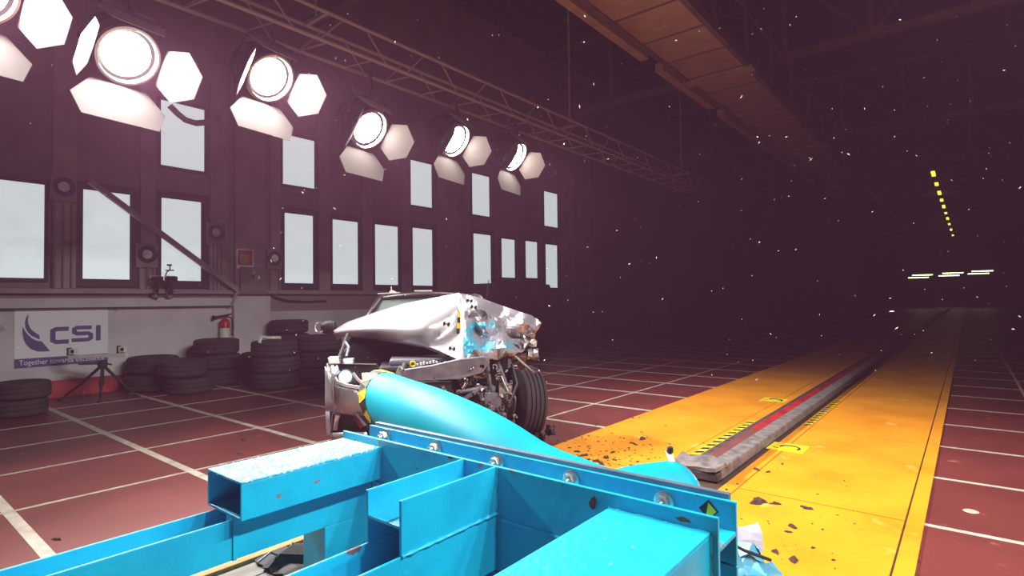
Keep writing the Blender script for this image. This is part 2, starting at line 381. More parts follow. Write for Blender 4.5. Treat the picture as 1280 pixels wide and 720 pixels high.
# drooping cable at right of the plinth
pts = [PX(x, y, WX + 0.06) for x, y in ((331, 365), (345, 372), (360, 376), (385, 377), (408, 376))]
tag(MB().tube(pts, 0.02, 6).build('wall_cable', 'black_plastic'), 'dark cable drooping along the wall behind the car', 'cable')
MBx = MB().box(0, 0.06, -0.12, 0.12, -0.16, 0.16)
c = PX(579, 312, WX + 0.1); tag(MBx.build('junction_box', 'conduit', origin=None), 'small grey junction box between window groups', 'box').location = c

# lamp truss: box section along the hall
TX, TZ0, TZ1, TW = -6.5, 4.78, 5.16, 0.25
truss = tag(empty('lamp_truss', (TX, 0, 0)), 'long lattice lighting truss carrying the row of studio lamps', 'truss')
for sx in (-1, 1):
    for z in (TZ0, TZ1):
        MB().tube([(sx * TW, -3.9, z), (sx * TW, 17.5, z)], 0.025, 10).build('chord', 'truss_metal', truss, smooth=True)
d1 = MB().tube([(0, 0, 0), (0, 0.35, TZ1 - TZ0)], 0.012, 6).mesh('brace_up'); d2 = MB().tube([(0, 0, TZ1 - TZ0), (0, 0.35, 0)], 0.012, 6).mesh('brace_down')
d3 = MB().tube([(-TW, 0, 0), (TW, 0.12, 0)], 0.012, 6).mesh('brace_flat')
for k in range(30):
    y = -3.8 + k * 0.7
    for sx in (-1, 1):
        o = link('lattice_bar', d1 if k % 2 else d2, 'truss_metal', truss); o.location = (sx * TW, y, TZ0)
    o = link('lattice_bar', d3, 'truss_metal', truss); o.location = (0, y, TZ0)
for y in (-2, 4, 10, 16):
    MB().tube([(0, y, TZ1), (0, y, ZC)], 0.02, 8).build('hanger', 'truss_metal', truss)
    MB().bar((-TW, y, TZ1), (TW, y, TZ1), 0.05, 0.05).build('hanger_bar', 'truss_metal', truss)
# thin purlin lines near the roof to the right of it
for i, x in enumerate((-5.2, -4.9)):
    tag(MB().tube([(x, -3.9, 7.6 + i * 0.1), (x, 40, 7.6 + i * 0.1)], 0.035, 8).build('roof_pipe', 'steel_brown'), ('upper' if i else 'lower') + ' of two thin pipes running under the dark roof', 'pipe')

# suspended walkway with panelled underside
GX0, GX1, GZ = -4.85, -3.55, 6.45
gan = tag(empty('overhead_walkway', ((GX0 + GX1) / 2, 0, GZ)), 'long suspended walkway with brown panelled underside', 'walkway')
gw = (GX1 - GX0) / 2
pm = MB().box(-gw + 0.04, gw - 0.04, 0.02, 1.13, 0.0, 0.05).mesh('panel')
for k in range(44):
    o = link('panel', pm, 'deck_panel', gan); o.location = (0, 2.0 + 1.15 * k, 0.0)
    MB().box(-gw, gw, 1.985 + 1.15 * k, 2.015 + 1.15 * k, -0.02, 0.06).build('cross_rib', 'steel_brown', gan)
for sx in (-1, 1):
    MB().box(sx * gw - 0.05, sx * gw + 0.05, -3.9, 52.6, -0.04, 0.16).build('edge_beam', 'steel_brown', gan)
for k in range(6):       # wider joint frames
    MB().box(-gw - 0.1, gw + 0.1, 4.4 + 8.0 * k, 4.75 + 8.0 * k, -0.05, 0.0).build('joint_frame', 'deck_panel', gan)
for k in range(26):
    y = 2.4 + k * 2.0
    MB().box(gw - 0.04, gw + 0.04, y - 0.06, y + 0.06, 0.16, 1.5).build('post', 'steel_brown', gan)
    MB().bar((gw, y, 0.2), (gw, y + 2.0, 1.2), 0.04, 0.04).build('railing_brace', 'steel_brown', gan)
MB().box(gw - 0.03, gw + 0.03, 0, 52, 1.18, 1.26).build('hand_rail', 'steel_brown', gan)
seg = MB().box(-0.09, 0.09, 0, 3.2, -0.08, 0.10).mesh('side_duct')
for k in range(8):
    o = link('side_duct', seg, 'deck_panel', gan); o.location = (-gw - 0.24, 3.6 + 3.9 * k, 0.05)
# roof trusses across the hall
for i, y in enumerate((-2.2, 6.8, 15.75, 24.6, 33.9, 43.0, 52.0)):
    zb, zt = 7.65, 9.9
    t = tag(empty('roof_truss', (0, y, zb)), None, 'truss', 'steel roof trusses across the hall')
    t['label'] = ['steel roof truss above the barrier', 'steel roof truss over the crash zone', 'nearest steel roof truss visible right of the walkway', 'second steel roof truss right of the walkway',
                  'third steel roof truss right of the walkway', 'fourth steel roof truss deep in the dark hall', 'farthest steel roof truss in the dark hall'][i]
    MB().box(WX, HX, -0.11, 0.11, 0, 0.16).build('bottom_chord', 'steel_brown', t)
    MB().box(WX, HX, -0.11, 0.11, zt - zb, zt - zb + 0.16).build('top_chord', 'steel_brown', t)
    k = 0; x = GX1
    while x < HX - 0.2:
        MB().box(x - 0.06, x + 0.06, -0.05, 0.05, 0.1, zt - zb).build('vertical', 'steel_brown', t)
        if x + 1.9 < HX:
            a, b = ((x, 0, zt - zb), (x + 1.9, 0, 0.1)) if k % 2 == 0 else ((x, 0, 0.1), (x + 1.9, 0, zt - zb))
            MB().bar(a, b, 0.07, 0.07).build('diagonal', 'steel_brown', t)
        if k % 2 == 1:
            MB().box(x - 0.28, x + 0.28, -0.02, 0.02, -0.02, 0.3).build('gusset', 'steel_brown', t)
        x += 1.9; k += 1
    x = GX0 - 1.9; k = 0
    while x > WX:
        MB().box(x - 0.06, x + 0.06, -0.05, 0.05, 0.1, zt - zb).build('vertical', 'steel_brown', t)
        x -= 1.9
# far ceiling lights: a row running away, and three pairs of tubes across the far end
for k, py in enumerate((217, 230, 241, 250, 258, 266, 273, 280, 287, 294)):
    px = 1166 + (py - 215) * 26 / 82
    Dk = 700 * 6.2 / (370.5 - py); pos = CAM + (ray(px, py)) * Dk
    w = 0.08
    L_ = (0.5 if k % 2 == 0 else 0.3) + Dk * 0.003
    tag(MB().box(-w, w, -L_, L_, -0.05, 0.03).build('ceiling_strip_light', 'tube_yellow'), ['nearest', 'second', 'third', 'fourth', 'fifth', 'sixth', 'seventh', 'eighth', 'ninth', 'farthest'][k] + ' yellow light of the row hanging far down the hall', 'light', 'yellow lights in a far row').location = pos
for k, (px, py) in enumerate(((1148, 347), (1186, 344.5), (1223, 342))):
    for j in range(2):
        pos = PD(px + j * 5, py - j * 3.2, 71.0)
        tag(MB().box(-1.05, 1.05, -0.08, 0.08, -0.06, 0.06).build('ceiling_tube_light', 'tube_light'), ('upper' if j else 'lower') + ' tube of the ' + ['left', 'middle', 'right'][k] + ' pair of white lights at the far end', 'light', 'white tubes at the far end').location = pos

# ------------------------------------------------------------------ studio lamps
def make_lamp(energy):
    t = empty('studio_lamp')
    MB().lathe([(0.0, -0.55), (0.16, -0.55), (0.25, -0.48), (0.29, -0.40), (0.29, -0.02), (0.27, 0.0), (0.265, -0.03)], 36, (0, 0, 0), (0, 1, 0)).build('housing', 'lamp_black', t, smooth=True)
    for y in (-0.34, -0.26, -0.18):
        MB().lathe([(0.29, y - 0.015), (0.305, y - 0.01), (0.305, y + 0.01), (0.29, y + 0.015)], 36, (0, 0, 0), (0, 1, 0)).build('cooling_fin', 'lamp_black', t, smooth=True)
    MB().lathe([(0.225, -0.04), (0.262, -0.03)], 40, (0, 0, 0), (0, 1, 0)).build('lens_bezel', 'lamp_black', t, smooth=True)
    MB().lathe([(0.262, -0.03), (0.272, 0.02), (0.295, 0.02), (0.30, -0.01), (0.30, -0.03)], 40, (0, 0, 0), (0, 1, 0)).build('rim', 'lamp_rim', t, smooth=True)
    MB().lathe([(0.0, -0.01), (0.1, -0.014), (0.17, -0.022), (0.225, -0.04)], 40, (0, 0, 0), (0, 1, 0)).build('lens', 'lamp_lens', t, smooth=True)
    fl = math.radians(38); L_ = 0.40
    def door(ang, w0, w1, w2, fl):
        # flat plate hinged at the rim, profile in (across, along), folded out by fl, then turned about the axis
        prof = [(-w0, 0), (-w1, 0.20), (-w2, L_), (w2, L_), (w1, 0.20), (w0, 0)]
        pts = []
        for a, s in prof:
            rad = 0.315 + s * math.sin(fl); y = 0.02 + s * math.cos(fl)
            x, z = a * math.cos(ang) - rad * math.sin(ang) * -1 * 0, 0
            v = Vector((a, y, rad)); v.rotate(Matrix.Rotation(ang, 3, 'Y')); pts.append(v)
        nrm = (pts[1] - pts[0]).cross(pts[-1] - pts[0]).normalized()
        MB().prism(pts, nrm * 0.006).build('barn_door', 'lamp_door', t)
    door(0, 0.24, 0.33, 0.27, math.radians(172)); door(math.pi, 0.26, 0.44, 0.36, math.radians(44))
    door(math.pi / 2, 0.19, 0.29, 0.13, fl); door(-math.pi / 2, 0.19, 0.29, 0.13, fl)
    # yoke and pipe: the yoke lies in the plane across the axis
    yk = [(-0.34, -0.2, 0), (-0.34, -0.2, 0.30), (-0.30, -0.2, 0.36), (0.30, -0.2, 0.36), (0.34, -0.2, 0.30), (0.34, -0.2, 0)]
    y_ = MB()
    for a, b in zip(yk, yk[1:]): y_.bar(a, b, 0.045, 0.015, (0, 1, 0))
    y_.build('yoke', 'lamp_black', t)
    for sx in (-1, 1):
        MB().lathe([(0.0, 0.36), (0.035, 0.36), (0.04, 0.33), (0.03, 0.29)], 12, (0, -0.2, 0), (sx, 0, 0)).build('yoke_knob', 'lamp_black', t)
    ld = bpy.data.lights.new('lamp_beam', 'SPOT'); ld.energy = energy; ld.spot_size = math.radians(84); ld.spot_blend = 0.9; ld.shadow_soft_size = 0.12; ld.color = (1.0, 0.97, 0.93)
    lo = bpy.data.objects.new('lamp_beam', ld); COL.objects.link(lo); lo.parent = t; lo.location = (0, 0.03, 0); lo.rotation_euler = (math.pi / 2, 0, 0)
    return t
proto = make_lamp(LAMP_W)
spots = []
for k, (px, py) in enumerate(((644, 196), (570, 176), (462, 162), (338, 98), (160, 70), (-30, -14))):
    spots.append((PX(px, py, -6.5), -80, ['farthest studio lamp of the ceiling row, barn doors open', 'second farthest studio lamp of the row, above the upper windows',
        'studio lamp above the car, third from the far end of the row', 'glaring studio lamp before the tall upper window, fourth from the far end', 'very bright studio lamp at upper left, second nearest',
        'nearest studio lamp of the row, cut by the top left corner'][k], -36))
for k, y in enumerate((2.1, 3.4, 4.7, 6.0)):
    spots.append((Vector((2.5, y, 6.0)), 93, ['first', 'second', 'third', 'fourth'][k] + ' lamp from the barrier in the row right of the photo', -50))
for i, (p, hd, lab, tilt) in enumerate(spots):
    o = proto if i == 0 else copy_tree(proto)
    o.location = p; o.rotation_euler = (math.radians(tilt), 0, math.radians(hd)); tag(o, lab, 'lamp', 'studio lamps of the left row' if hd < 0 else 'studio lamps of the right row')
    lb = [c_ for c_ in o.children if c_.type == 'LIGHT'][0]
    if i: lb.data = lb.data.copy()
    if hd > 0 or i >= 3:
        ln = [c_ for c_ in o.children if c_.name.startswith('lens') and not c_.name.startswith('lens_')][0]
        ln.data = ln.data.copy(); ln.data.materials[0] = M['lamp_lens_hot' if hd < 0 else 'lamp_lens_side']
    if hd > 0: lb.data.spot_size = math.radians(88)
    lb.data.energy = LAMP_W * ((0.35, 0.5, 0.8, 1.5, 1.6, 1.2)[i] if hd < 0 else 1.5)
    if hd < 0:
        v = Matrix.Rotation(math.radians(hd), 3, 'Z') @ (Matrix.Rotation(math.radians(tilt), 3, 'X') @ Vector((0, -0.2, 0.36)))
        a = p + v; b = Vector((TX, a.y, TZ0))
        tag(MB().tube([a, Vector((a.x, a.y, a.z + 0.06)), Vector((b.x, b.y, b.z - 0.06)), b], 0.022, 8).build('lamp_hanger', 'lamp_black'), 'pipe hanging the ' + lab.split(',')[0], 'pipe', 'pipes that hang the lamps')
tr2 = tag(empty('lamp_truss', (2.5, 0, 0)), 'lighting truss of the opposite lamp row, out of the photo', 'truss')
for sx in (-1, 1):
    MB().tube([(sx * TW, -3.9, 6.9), (sx * TW, 12, 6.9)], 0.025, 10).build('chord', 'truss_metal', tr2)
# heavy cable loop beside the second nearest lamp
pts = [PX(x, y, -6.9) for x, y in ((212, 132), (222, 142), (232, 150), (245, 154), (258, 153), (275, 147))]
tag(MB().tube(pts, 0.035, 8).build('lamp_cable', 'lamp_black', smooth=True), 'thick cable looping before the tall upper window', 'cable')

# ------------------------------------------------------------------ blue barrier
bar = tag(empty('crash_barrier', (-1.74, 1.85, 0)), 'heavy cyan steel crash barrier of welded beams in the foreground', 'barrier')
def bp(mb, name, m, **k):
    mb.v = [(x + 1.74, y - 1.85, z) for x, y, z in mb.v]; return mb.build(name, m, bar, **k)
YA, YBk = 2.06, 1.86
XL, XR = -2.76, -0.655
def hbeam_x(z0, z1, x0=XL, x1=XR):
    zm = (z0 + z1) / 2; m = MB()
    m.box(x0, x1, YA - 0.018, YA, z0, z1); m.box(x0, x1, YBk, YBk + 0.018, z0, z1); m.box(x0, x1, YBk + 0.018, YA - 0.018, zm - 0.008, zm + 0.008); return m
def hbeam_y(x0, x1, y0, y1, z0, z1):
    zm = (z0 + z1) / 2; m = MB()
    m.box(x0, x0 + 0.013, y0, y1, z0, z1); m.box(x1 - 0.013, x1, y0, y1, z0, z1); m.box(x0 + 0.013, x1 - 0.013, y0, y1, zm - 0.006, zm + 0.006); return m
bp(hbeam_x(0.51, 0.73), 'cross_beam', 'blue_scuffed', bevel=0.003)
bp(hbeam_x(0.28, 0.505), 'cross_beam', 'blue_paint', bevel=0.003)
bp(hbeam_x(0.05, 0.275), 'cross_beam', 'blue_paint', bevel=0.003)
bp(MB().box(XL + 0.03, XR - 0.03, YA, YA + 0.028, 0.05, 0.748), 'face_plate', 'steel_plate', bevel=0.003)
# box beams
def box_beam(x0, x1, y0, y1, z0, z1, top):
    m = MB(); t_ = 0.012
    m.box(x0, x0 + t_, y0, y1, z0, z1); m.box(x1 - t_, x1, y0, y1, z0, z1); m.box(x0 + t_, x1 - t_, y0, y1, z0, z0 + t_)
    b = bp(m, 'box_beam', 'blue_scuffed', bevel=0.003)
    m = MB().box(x0 + t_ * 0, x1, y0, y1, z1 - 0.0, z1 + t_); m.v = [(x + 1.74, y - 1.85, z) for x, y, z in m.v]
    m.build('top_plate', top, b, bevel=0.004)
box_beam(-2.752, -2.42, 1.13, YBk, 0.525, 0.68, 'blue_glass_strewn')
box_beam(-1.06, -0.68, -0.9, YBk, 0.51, 0.665, 'blue_worn')
bp(hbeam_y(-1.823, -1.613, 1.33, YBk, 0.53, 0.73), 'stub_beam', 'blue_paint', bevel=0.003)
bp(hbeam_y(-1.823, -1.613, -1.0, YBk, 0.29, 0.528), 'base_beam', 'blue_paint', bevel=0.003)
bp(hbeam_y(-2.70, -2.50, -1.6, YBk, 0.34, 0.515), 'base_beam', 'blue_paint', bevel=0.003)
bp(hbeam_y(-0.975, -0.765, -1.0, YBk, 0.24, 0.508), 'base_beam', 'blue_paint', bevel=0.003)
bp(MB().box(-2.70, -2.50, 1.58, YBk, 0.0, 0.34), 'support_post', 'blue_paint', bevel=0.004)
bp(MB().box(-2.69, -2.48, 1.58, YBk, 0.514, 0.527), 'packing_plate', 'blue_paint')
bp(MB().box(-2.56, -2.492, 1.13, 1.145, 0.34, 0.525), 'stiffener', 'blue_paint')
for x in (-1.823, -0.975):
    bp(MB().box(x, x + 0.21, 1.5, YBk, 0.0, 0.25), 'support_post', 'blue_paint', bevel=0.004)
    bp(MB().box(x, x + 0.21, -1.0, -0.7, 0.0, 0.25), 'support_post', 'blue_paint', bevel=0.004)
bp(MB().box(-2.70, -2.50, -1.6, -1.3, 0.0, 0.34), 'support_post', 'blue_paint', bevel=0.004)
# weld beads
def weld(a, b, r=0.008):
    random.seed(int(abs(a[0] * 1000)) + 5); a = Vector(a); b = Vector(b); n = max(4, int((b - a).length / 0.02)); m = MB()
    pts = [a.lerp(b, i / n) for i in range(n + 1)]
    m.tube(pts, [r * random.uniform(0.6, 1.3) for _ in pts], 6); bp(m, 'weld_bead', 'blue_worn')
weld((-1.06, YBk, 0.672), (-0.68, YBk, 0.672)); weld((-1.613, YBk, 0.53), (-1.613, YBk, 0.73)); weld((-2.42, YBk, 0.53), (-2.42, YBk, 0.69))
weld((-1.613, YBk, 0.508), (-1.06, YBk, 0.508)); weld((-1.613, 1.33, 0.529), (-1.613, YBk, 0.529)); weld((-1.06, YBk, 0.51), (-1.06, YBk, 0.67))
weld((-0.68, YBk, 0.51), (-0.68, YBk, 0.67)); weld((-2.48, YBk, 0.25), (-2.48, YBk, 0.51))
# bolts
for px, py in ((482, 545), (545, 560), (621.6, 578), (714, 599), (830, 627)):
    c = PY(px, py, YA - 0.02); c = Vector((c.x + 1.74, YA - 0.018 - 1.85, c.z)); 
    b = MB().lathe([(0.0, 0.0), (0.016, 0.0)], 12, c, (0, -1, 0)); 
    b = MB().lathe([(0.0, 0.055), (0.014, 0.055), (0.015, 0.05), (0.015, 0.0)], 12, c, (0, -1, 0)).build('bolt', 'bolt_metal', bar, smooth=True)
    MB().lathe([(0.0, 0.032), (0.026, 0.032), (0.028, 0.028), (0.028, 0.006)], 6, c, (0, -1, 0)).build('nut', 'bolt_metal', b)
    MB().lathe([(0.0, 0.007), (0.036, 0.007), (0.04, 0.005), (0.04, 0.0)], 24, c, (0, -1, 0)).build('washer', 'bolt_metal', b, smooth=True)
# warning diamond
c = PY(885.5, 637.5, YA - 0.02); c = Vector((c.x + 1.74, YA - 0.0185 - 1.85, c.z)); s = 0.036
dm = MB().prism([c + Vector(v) for v in ((-s, 0, 0), (0, 0, s), (s, 0, 0), (0, 0, -s))], (0, -0.001, 0)).build('warning_diamond', 'hazard_black', bar)
MB().prism([c + Vector(v) for v in ((-s * 0.25, -0.001, -s * 0.6), (0, -0.001, s * 0.75), (s * 0.8, -0.001, 0), (s * 0.2, -0.001, -s * 0.7))], (0, -0.001, 0)).build('yellow_wedge', 'hazard_yellow', dm)
# rust scars
for (px, py, w, h) in ((741, 629, 0.016, 0.03), (855, 650, 0.03, 0.008), (563, 572, 0.02, 0.006)):
    c = PY(px, py, YBk - 0.001); c = Vector((c.x + 1.74, c.y - 1.85, c.z)); random.seed(px)
    pts = [c + Vector((w * random.uniform(.6, 1.1) * math.cos(a), 0, h * random.uniform(.6, 1.2) * math.sin(a))) for a in [k * math.pi / 6 for k in range(12)]]
    MB().prism(pts, (0, -0.0012, 0)).build('rust_scar', 'rust', bar)
# granules of broken glass on the left box beam
random.seed(11); m = MB()
for k in range(900):
    x = random.uniform(-2.745, -2.43); y = 1.15 + 0.7 * random.random() ** 0.75; s = random.uniform(0.002, 0.0055); z = 0.692
    m.add([(x - s, y, z), (x + s * .7, y - s, z), (x + s * .4, y + s, z), (x, y, z + s * 1.3)], [(0, 2, 1), (0, 1, 3), (1, 2, 3), (2, 0, 3)])
tag(m.build('glass_granules', 'fragment_white'), 'crushed glass granules strewn on the left box beam', 'glass', kind='stuff')

# ------------------------------------------------------------------ cyan tube in front of the barrier
ax = [(472, 496, 2.66, 0.196), (503, 509, 2.60, 0.196), (540, 524, 2.50, 0.194), (580, 543, 2.44, 0.190), (620, 566, 2.40, 0.187), (665, 597, 2.37, 0.185), (715, 620, 2.36, 0.184), (765, 638, 2.39, 0.184), (803, 632, 2.50, 0.184), (842, 625, 2.70, 0.184)]
tp = [PY(a, b, c) for a, b, c, r in ax]; tr = [r for *_, r in ax]
tub = tag(empty('steel_tube', tp[0] * 0.5 + tp[-1] * 0.5), 'bent cyan tube lying along the front of the barrier', 'tube')
tl = [p - tub.location for p in tp]
def fine(pts, rs, n=4):
    P_, R_ = [], []
    for i in range(len(pts) - 1):
        p0, p1, p2, p3 = pts[max(i - 1, 0)], pts[i], pts[i + 1], pts[min(i + 2, len(pts) - 1)]
        for k in range(n):
            t = k / n; P_.append(0.5 * ((2 * p1) + (p2 - p0) * t + (2 * p0 - 5 * p1 + 4 * p2 - p3) * t * t + (3 * p1 - p0 - 3 * p2 + p3) * t ** 3)); R_.append(rs[i] * (1 - t) + rs[i + 1] * t)
    return P_ + [pts[-1]], R_ + [rs[-1]]
fp, fr = fine(tl, tr)
mbt = MB().tube(fp, fr, 40, caps=False)
dd0 = (tl[0] - tl[1]).normalized()
def shear(v, r=0.196):
    v = Vector(v); s = (tl[0] - v).dot(dd0)
    if s > 0.75: return v
    k = max(0, 1 - max(0, s) / 0.75); up = (v - (tl[0] - dd0 * s)).z
    return v - dd0 * k * 0.16 * (r - up) / (2 * r) * 1.6
mbt.v = [tuple(shear(v)) for v in mbt.v]
mbt.build('tube_wall', 'tube_cyan', tub, smooth=True, solid=0.012)
d = (tl[0] - tl[1]).normalized(); u, w, _ = basis(d)
for k in range(18):
    a0, a1 = 2 * math.pi * k / 18, 2 * math.pi * (k + 1) / 18; pts = []
    for (a, s) in ((a0, 0.0), (a1, 0.0), (a1 + 0.25, 0.11), (a0 + 0.25, 0.11)):
        pts.append(shear(tl[0] + d * (0.012 - s) + (u * math.cos(a) + w * math.sin(a)) * 0.205))
    MB().prism(pts, (u * math.cos(a0) + w * math.sin(a0)) * 0.002).build('tape_stripe', 'hazard_yellow' if k % 2 else 'hazard_black', tub)
e = tl[-1]; d2 = (tl[-1] - tl[-2]).normalized()
MB().lathe([(0.176, 0.0), (0.19, 0.0), (0.19, 0.012), (0.176, 0.012)], 40, e, d2, close=True).build('cut_rim', 'steel_plate', tub)
pts = [PY(a, b, 2.70 + 0.02 * i) - tub.location for i, (a, b) in enumerate(((844, 585), (839, 574), (835, 563)))]
m = MB()
for p, q in zip(pts, pts[1:]): m.bar(p, q, 0.03, 0.008)
m.build('torn_strip', 'white_plastic', tub)
MB().lathe([(0.0, 0.02), (0.016, 0.012), (0.016, -0.012), (0.0, -0.02)], 8, pts[-1] + Vector((0.012, 0, 0.005))).build('torn_tip', 'debris_dark', tub)

# boards on the floor under the barrier
c0 = PZ(250, 712, 0.02).x
for i, (x0, x1, m_, lab) in enumerate(((-3.22, -3.10, 'wood_strip', 'orange wooden batten beneath the barrier'), (-3.09, -2.93, 'board_grey', 'far pale grey board beneath the barrier'), (-2.92, -2.76, 'board_grey', 'middle pale grey board beneath the barrier'), (-2.75, -2.30, 'board_grey', 'near pale grey board beneath the barrier'))):
    tag(MB().box(x0, x1, -0.6, 2.2, 0.0, 0.05 if m_ == 'wood_strip' else 0.03).build('floor_board', m_, bevel=0.004), lab, 'board')
random.seed(21)
bag = tag(empty('torn_cover', Vector((-2.92, 1.66, 0.03))), 'crumpled black plastic cover lying on the pale boards', 'cover')
rows = [[Vector(((i - 3.5) * 0.045 + random.uniform(-.02, .02), (j - 2) * 0.075 + random.uniform(-.02, .02), max(0.004, 0.09 * math.exp(-((i - 3.5) / 2.2) ** 2 - ((j - 2) / 1.6) ** 2) + random.uniform(-.02, .02)))) for i in range(8)] for j in range(5)]
MB().grid(rows).build('cover_sheet', 'black_plastic', bag, solid=0.006)
for k in range(4):
    a = Vector((random.uniform(-.14, .1), random.uniform(-.15, .15), 0.04)); b = a + Vector((random.uniform(-.12, .06), random.uniform(-.15, .15), 0.03))
    MB().tube([a, a.lerp(b, 0.5) + Vector((0, 0, 0.04)), b], 0.006, 6).build('loose_strap', 'engine_grey', bag)

# ------------------------------------------------------------------ crashed car
CROT = YAW + math.radians(10.2)
CORG = Vector((0, 0, 0)) + F0 * 5.0 + R0 * (-0.66)
car = tag(empty('crashed_car', CORG, (0, 0, CROT)), 'silver car with crushed front and buckled bonnet behind the barrier', 'car')
CM = (Matrix.Translation(CORG) @ Matrix.Rotation(CROT, 4, 'Z')).inverted()
def C(px, py, D): return CM @ PD(px, py, D)
def cpoly(pts, ext, name, m, parent=car, bevel=0, D=None):
    P_ = [C(*p) if len(p) == 3 else C(p[0], p[1], D(p[0], p[1])) for p in pts]
    return MB().prism(P_, ext).build(name, m, parent, bevel=bevel)
# lower body, fenders, greenhouse
def body_section(y, hw, z0, z1): return [Vector((x, y, z)) for x, z in ((-hw * .9, z0), (-hw, z0 + .12), (-hw, z1 - .15), (-hw * .94, z1), (hw * .94, z1), (hw, z1 - .15), (hw, z0 + .12), (hw * .9, z0))]
secs = [body_section(*s) for s in ((1.28, .93, .30, 1.0), (2.2, .95, .27, 1.0), (3.4, .95, .28, 1.02), (4.2, .92, .32, 1.03), (4.5, .85, .4, .98))]
m = MB(); n_ = 8
m.add([p for s in secs for p in s], [(i * n_ + k, i * n_ + (k + 1) % n_, (i + 1) * n_ + (k + 1) % n_, (i + 1) * n_ + k) for i in range(len(secs) - 1) for k in range(n_)] + [tuple(range(n_)), tuple(range(4 * n_, 5 * n_))])
body = m.build('body_shell', 'car_silver', car, smooth=True)
gb = [(-.86, 1.2, 1.0), (.86, 1.2, 1.0), (.84, 4.3, 1.02), (-.84, 4.3, 1.02)]; gt = [(-.60, 1.98, 1.50), (.60, 1.98, 1.50), (.58, 3.9, 1.52), (-.58, 3.9, 1.52)]
MB().add(gb[2:] + gt[2:] + gb[:2] + gt[:2], [(4, 7, 6, 5)[::-1] if 0 else (0, 1, 3, 2)]).build('rear_screen', 'glass_dark', car)
MB().prism([gb[0], gb[1], gt[1], gt[0]], (0, -0.012, 0.006)).build('windscreen', 'glass_dark', car)
MB().prism([gb[0], gb[3], gt[3], gt[0]], (0.01, 0, 0)).build('side_window', 'glass_dark', car)
MB().prism([gb[1], gb[2], gt[2], gt[1]], (-0.01, 0, 0)).build('side_window', 'glass_dark', car)
rows = [[Vector((x, y, z + 0.05 * (1 - (x / .64) ** 2))) for x in (-.64, -.58, -.4, -.2, 0, .2, .4, .58, .64)] for y, z in ((1.93, 1.485), (2.05, 1.515), (2.6, 1.53), (3.3, 1.53), (3.95, 1.51))]
MB().grid(rows).build('roof', 'roof_black', car, smooth=True, solid=0.03)
for s in (-1, 1):
    MB().tube([(s * .87, 1.14, 1.0), (s * .74, 1.56, 1.27), (s * .61, 1.96, 1.5), (s * .59, 2.4, 1.535)], [.05, .042, .036, .03], 10).build('pillar', 'roof_black', car, smooth=True)
    MB().tube([(s * .85, 4.3, 1.0), (s * .58, 3.9, 1.51)], .06, 8).build('pillar', 'roof_black', car, smooth=True)
    MB().bar((s * .83, 2.6, 1.02), (s * .59, 2.7, 1.5), .05, .1).build('pillar', 'car_black', car)
MB().bar((-.86, 1.19, 1.0), (.86, 1.19, 1.0), .06, .04).build('scuttle', 'car_black', car)
# roof equipment
c = C(486, 366.5, 7.25); a = MB().prism([c + Vector(v) for v in ((-.14, 0, -.012), (.14, 0, .0), (.14, .1, .0), (-.14, .1, -.012))], (0, 0, .014)).build('roof_plate', 'white_plastic', car)
MB().bar(c + Vector((.03, .05, 0)), c + Vector((.03, .05, .09)), .012, .012).build('antenna_post', 'white_plastic', a)
MB().prism([c + Vector(v) for v in ((0, .045, .01), (.11, .045, .01), (.03, .045, .05))], (0, .01, 0)).build('antenna_fin', 'white_plastic', a)
for dz in (0, .028):
    c = C(529, 367, 7.3) + Vector((0, 0, dz)); MB().box(c.x - .115, c.x + .115, c.y, c.y + .06, c.z, c.z + .018).build('roof_slat', 'white_plastic', car)
MB().tube([C(607, 380, 7.1), C(611, 350, 7.1)], .006, 6).build('whip_aerial', 'car_black', car)
# door mirrors
for (px, py, D_) in ((411, 409, 6.35),):
    c = C(px, py, D_)
    mm = MB().lathe([(0.0, -.09), (.06, -.08), (.085, 0), (.07, .07), (0, .09)], 14, c, (1, 0, 0)).build('door_mirror', 'car_black', car, smooth=True)
    MB().tube([c + Vector((-.09 + .01 * math.cos(a) * 0, -.05, .0)) + Vector((.05 * math.cos(a) - .0, -.03, .055 * math.sin(a))) for a in [math.radians(v) for v in range(60, 330, 20)]], .012, 6).build('mirror_shell', 'chrome', mm)
# bonnet
st = [((418, 415.5, 5.95), (417, 413.5, 6.0)), ((440, 418, 5.85), (434, 403, 6.12)), ((470, 421, 5.72), (468, 391, 6.22)), ((500, 425, 5.60), (504, 380, 6.22)), ((530, 430.5, 5.50), (540, 373, 6.12)),
      ((556, 441, 5.36), (562, 369, 5.98)), ((581, 453, 5.20), (575, 366.5, 5.86)), ((606, 452, 5.36), (600, 372, 5.92)), ((630, 447, 5.48), (625, 381, 5.98)), ((652, 441, 5.58), (648, 389, 6.0)), ((665, 424, 5.7), (664, 394, 5.95)), ((677, 405, 5.84), (676, 402, 5.88))]
def samp(u):
    i = min(int(u), len(st) - 2); f = u - i; 
    return [Vector(st[i][k]) * (1 - f) + Vector(st[i + 1][k]) * f for k in (0, 1)]
hood = empty('bonnet', (0, 0, 0)); hood.parent = car
random.seed(5)
NR = 14
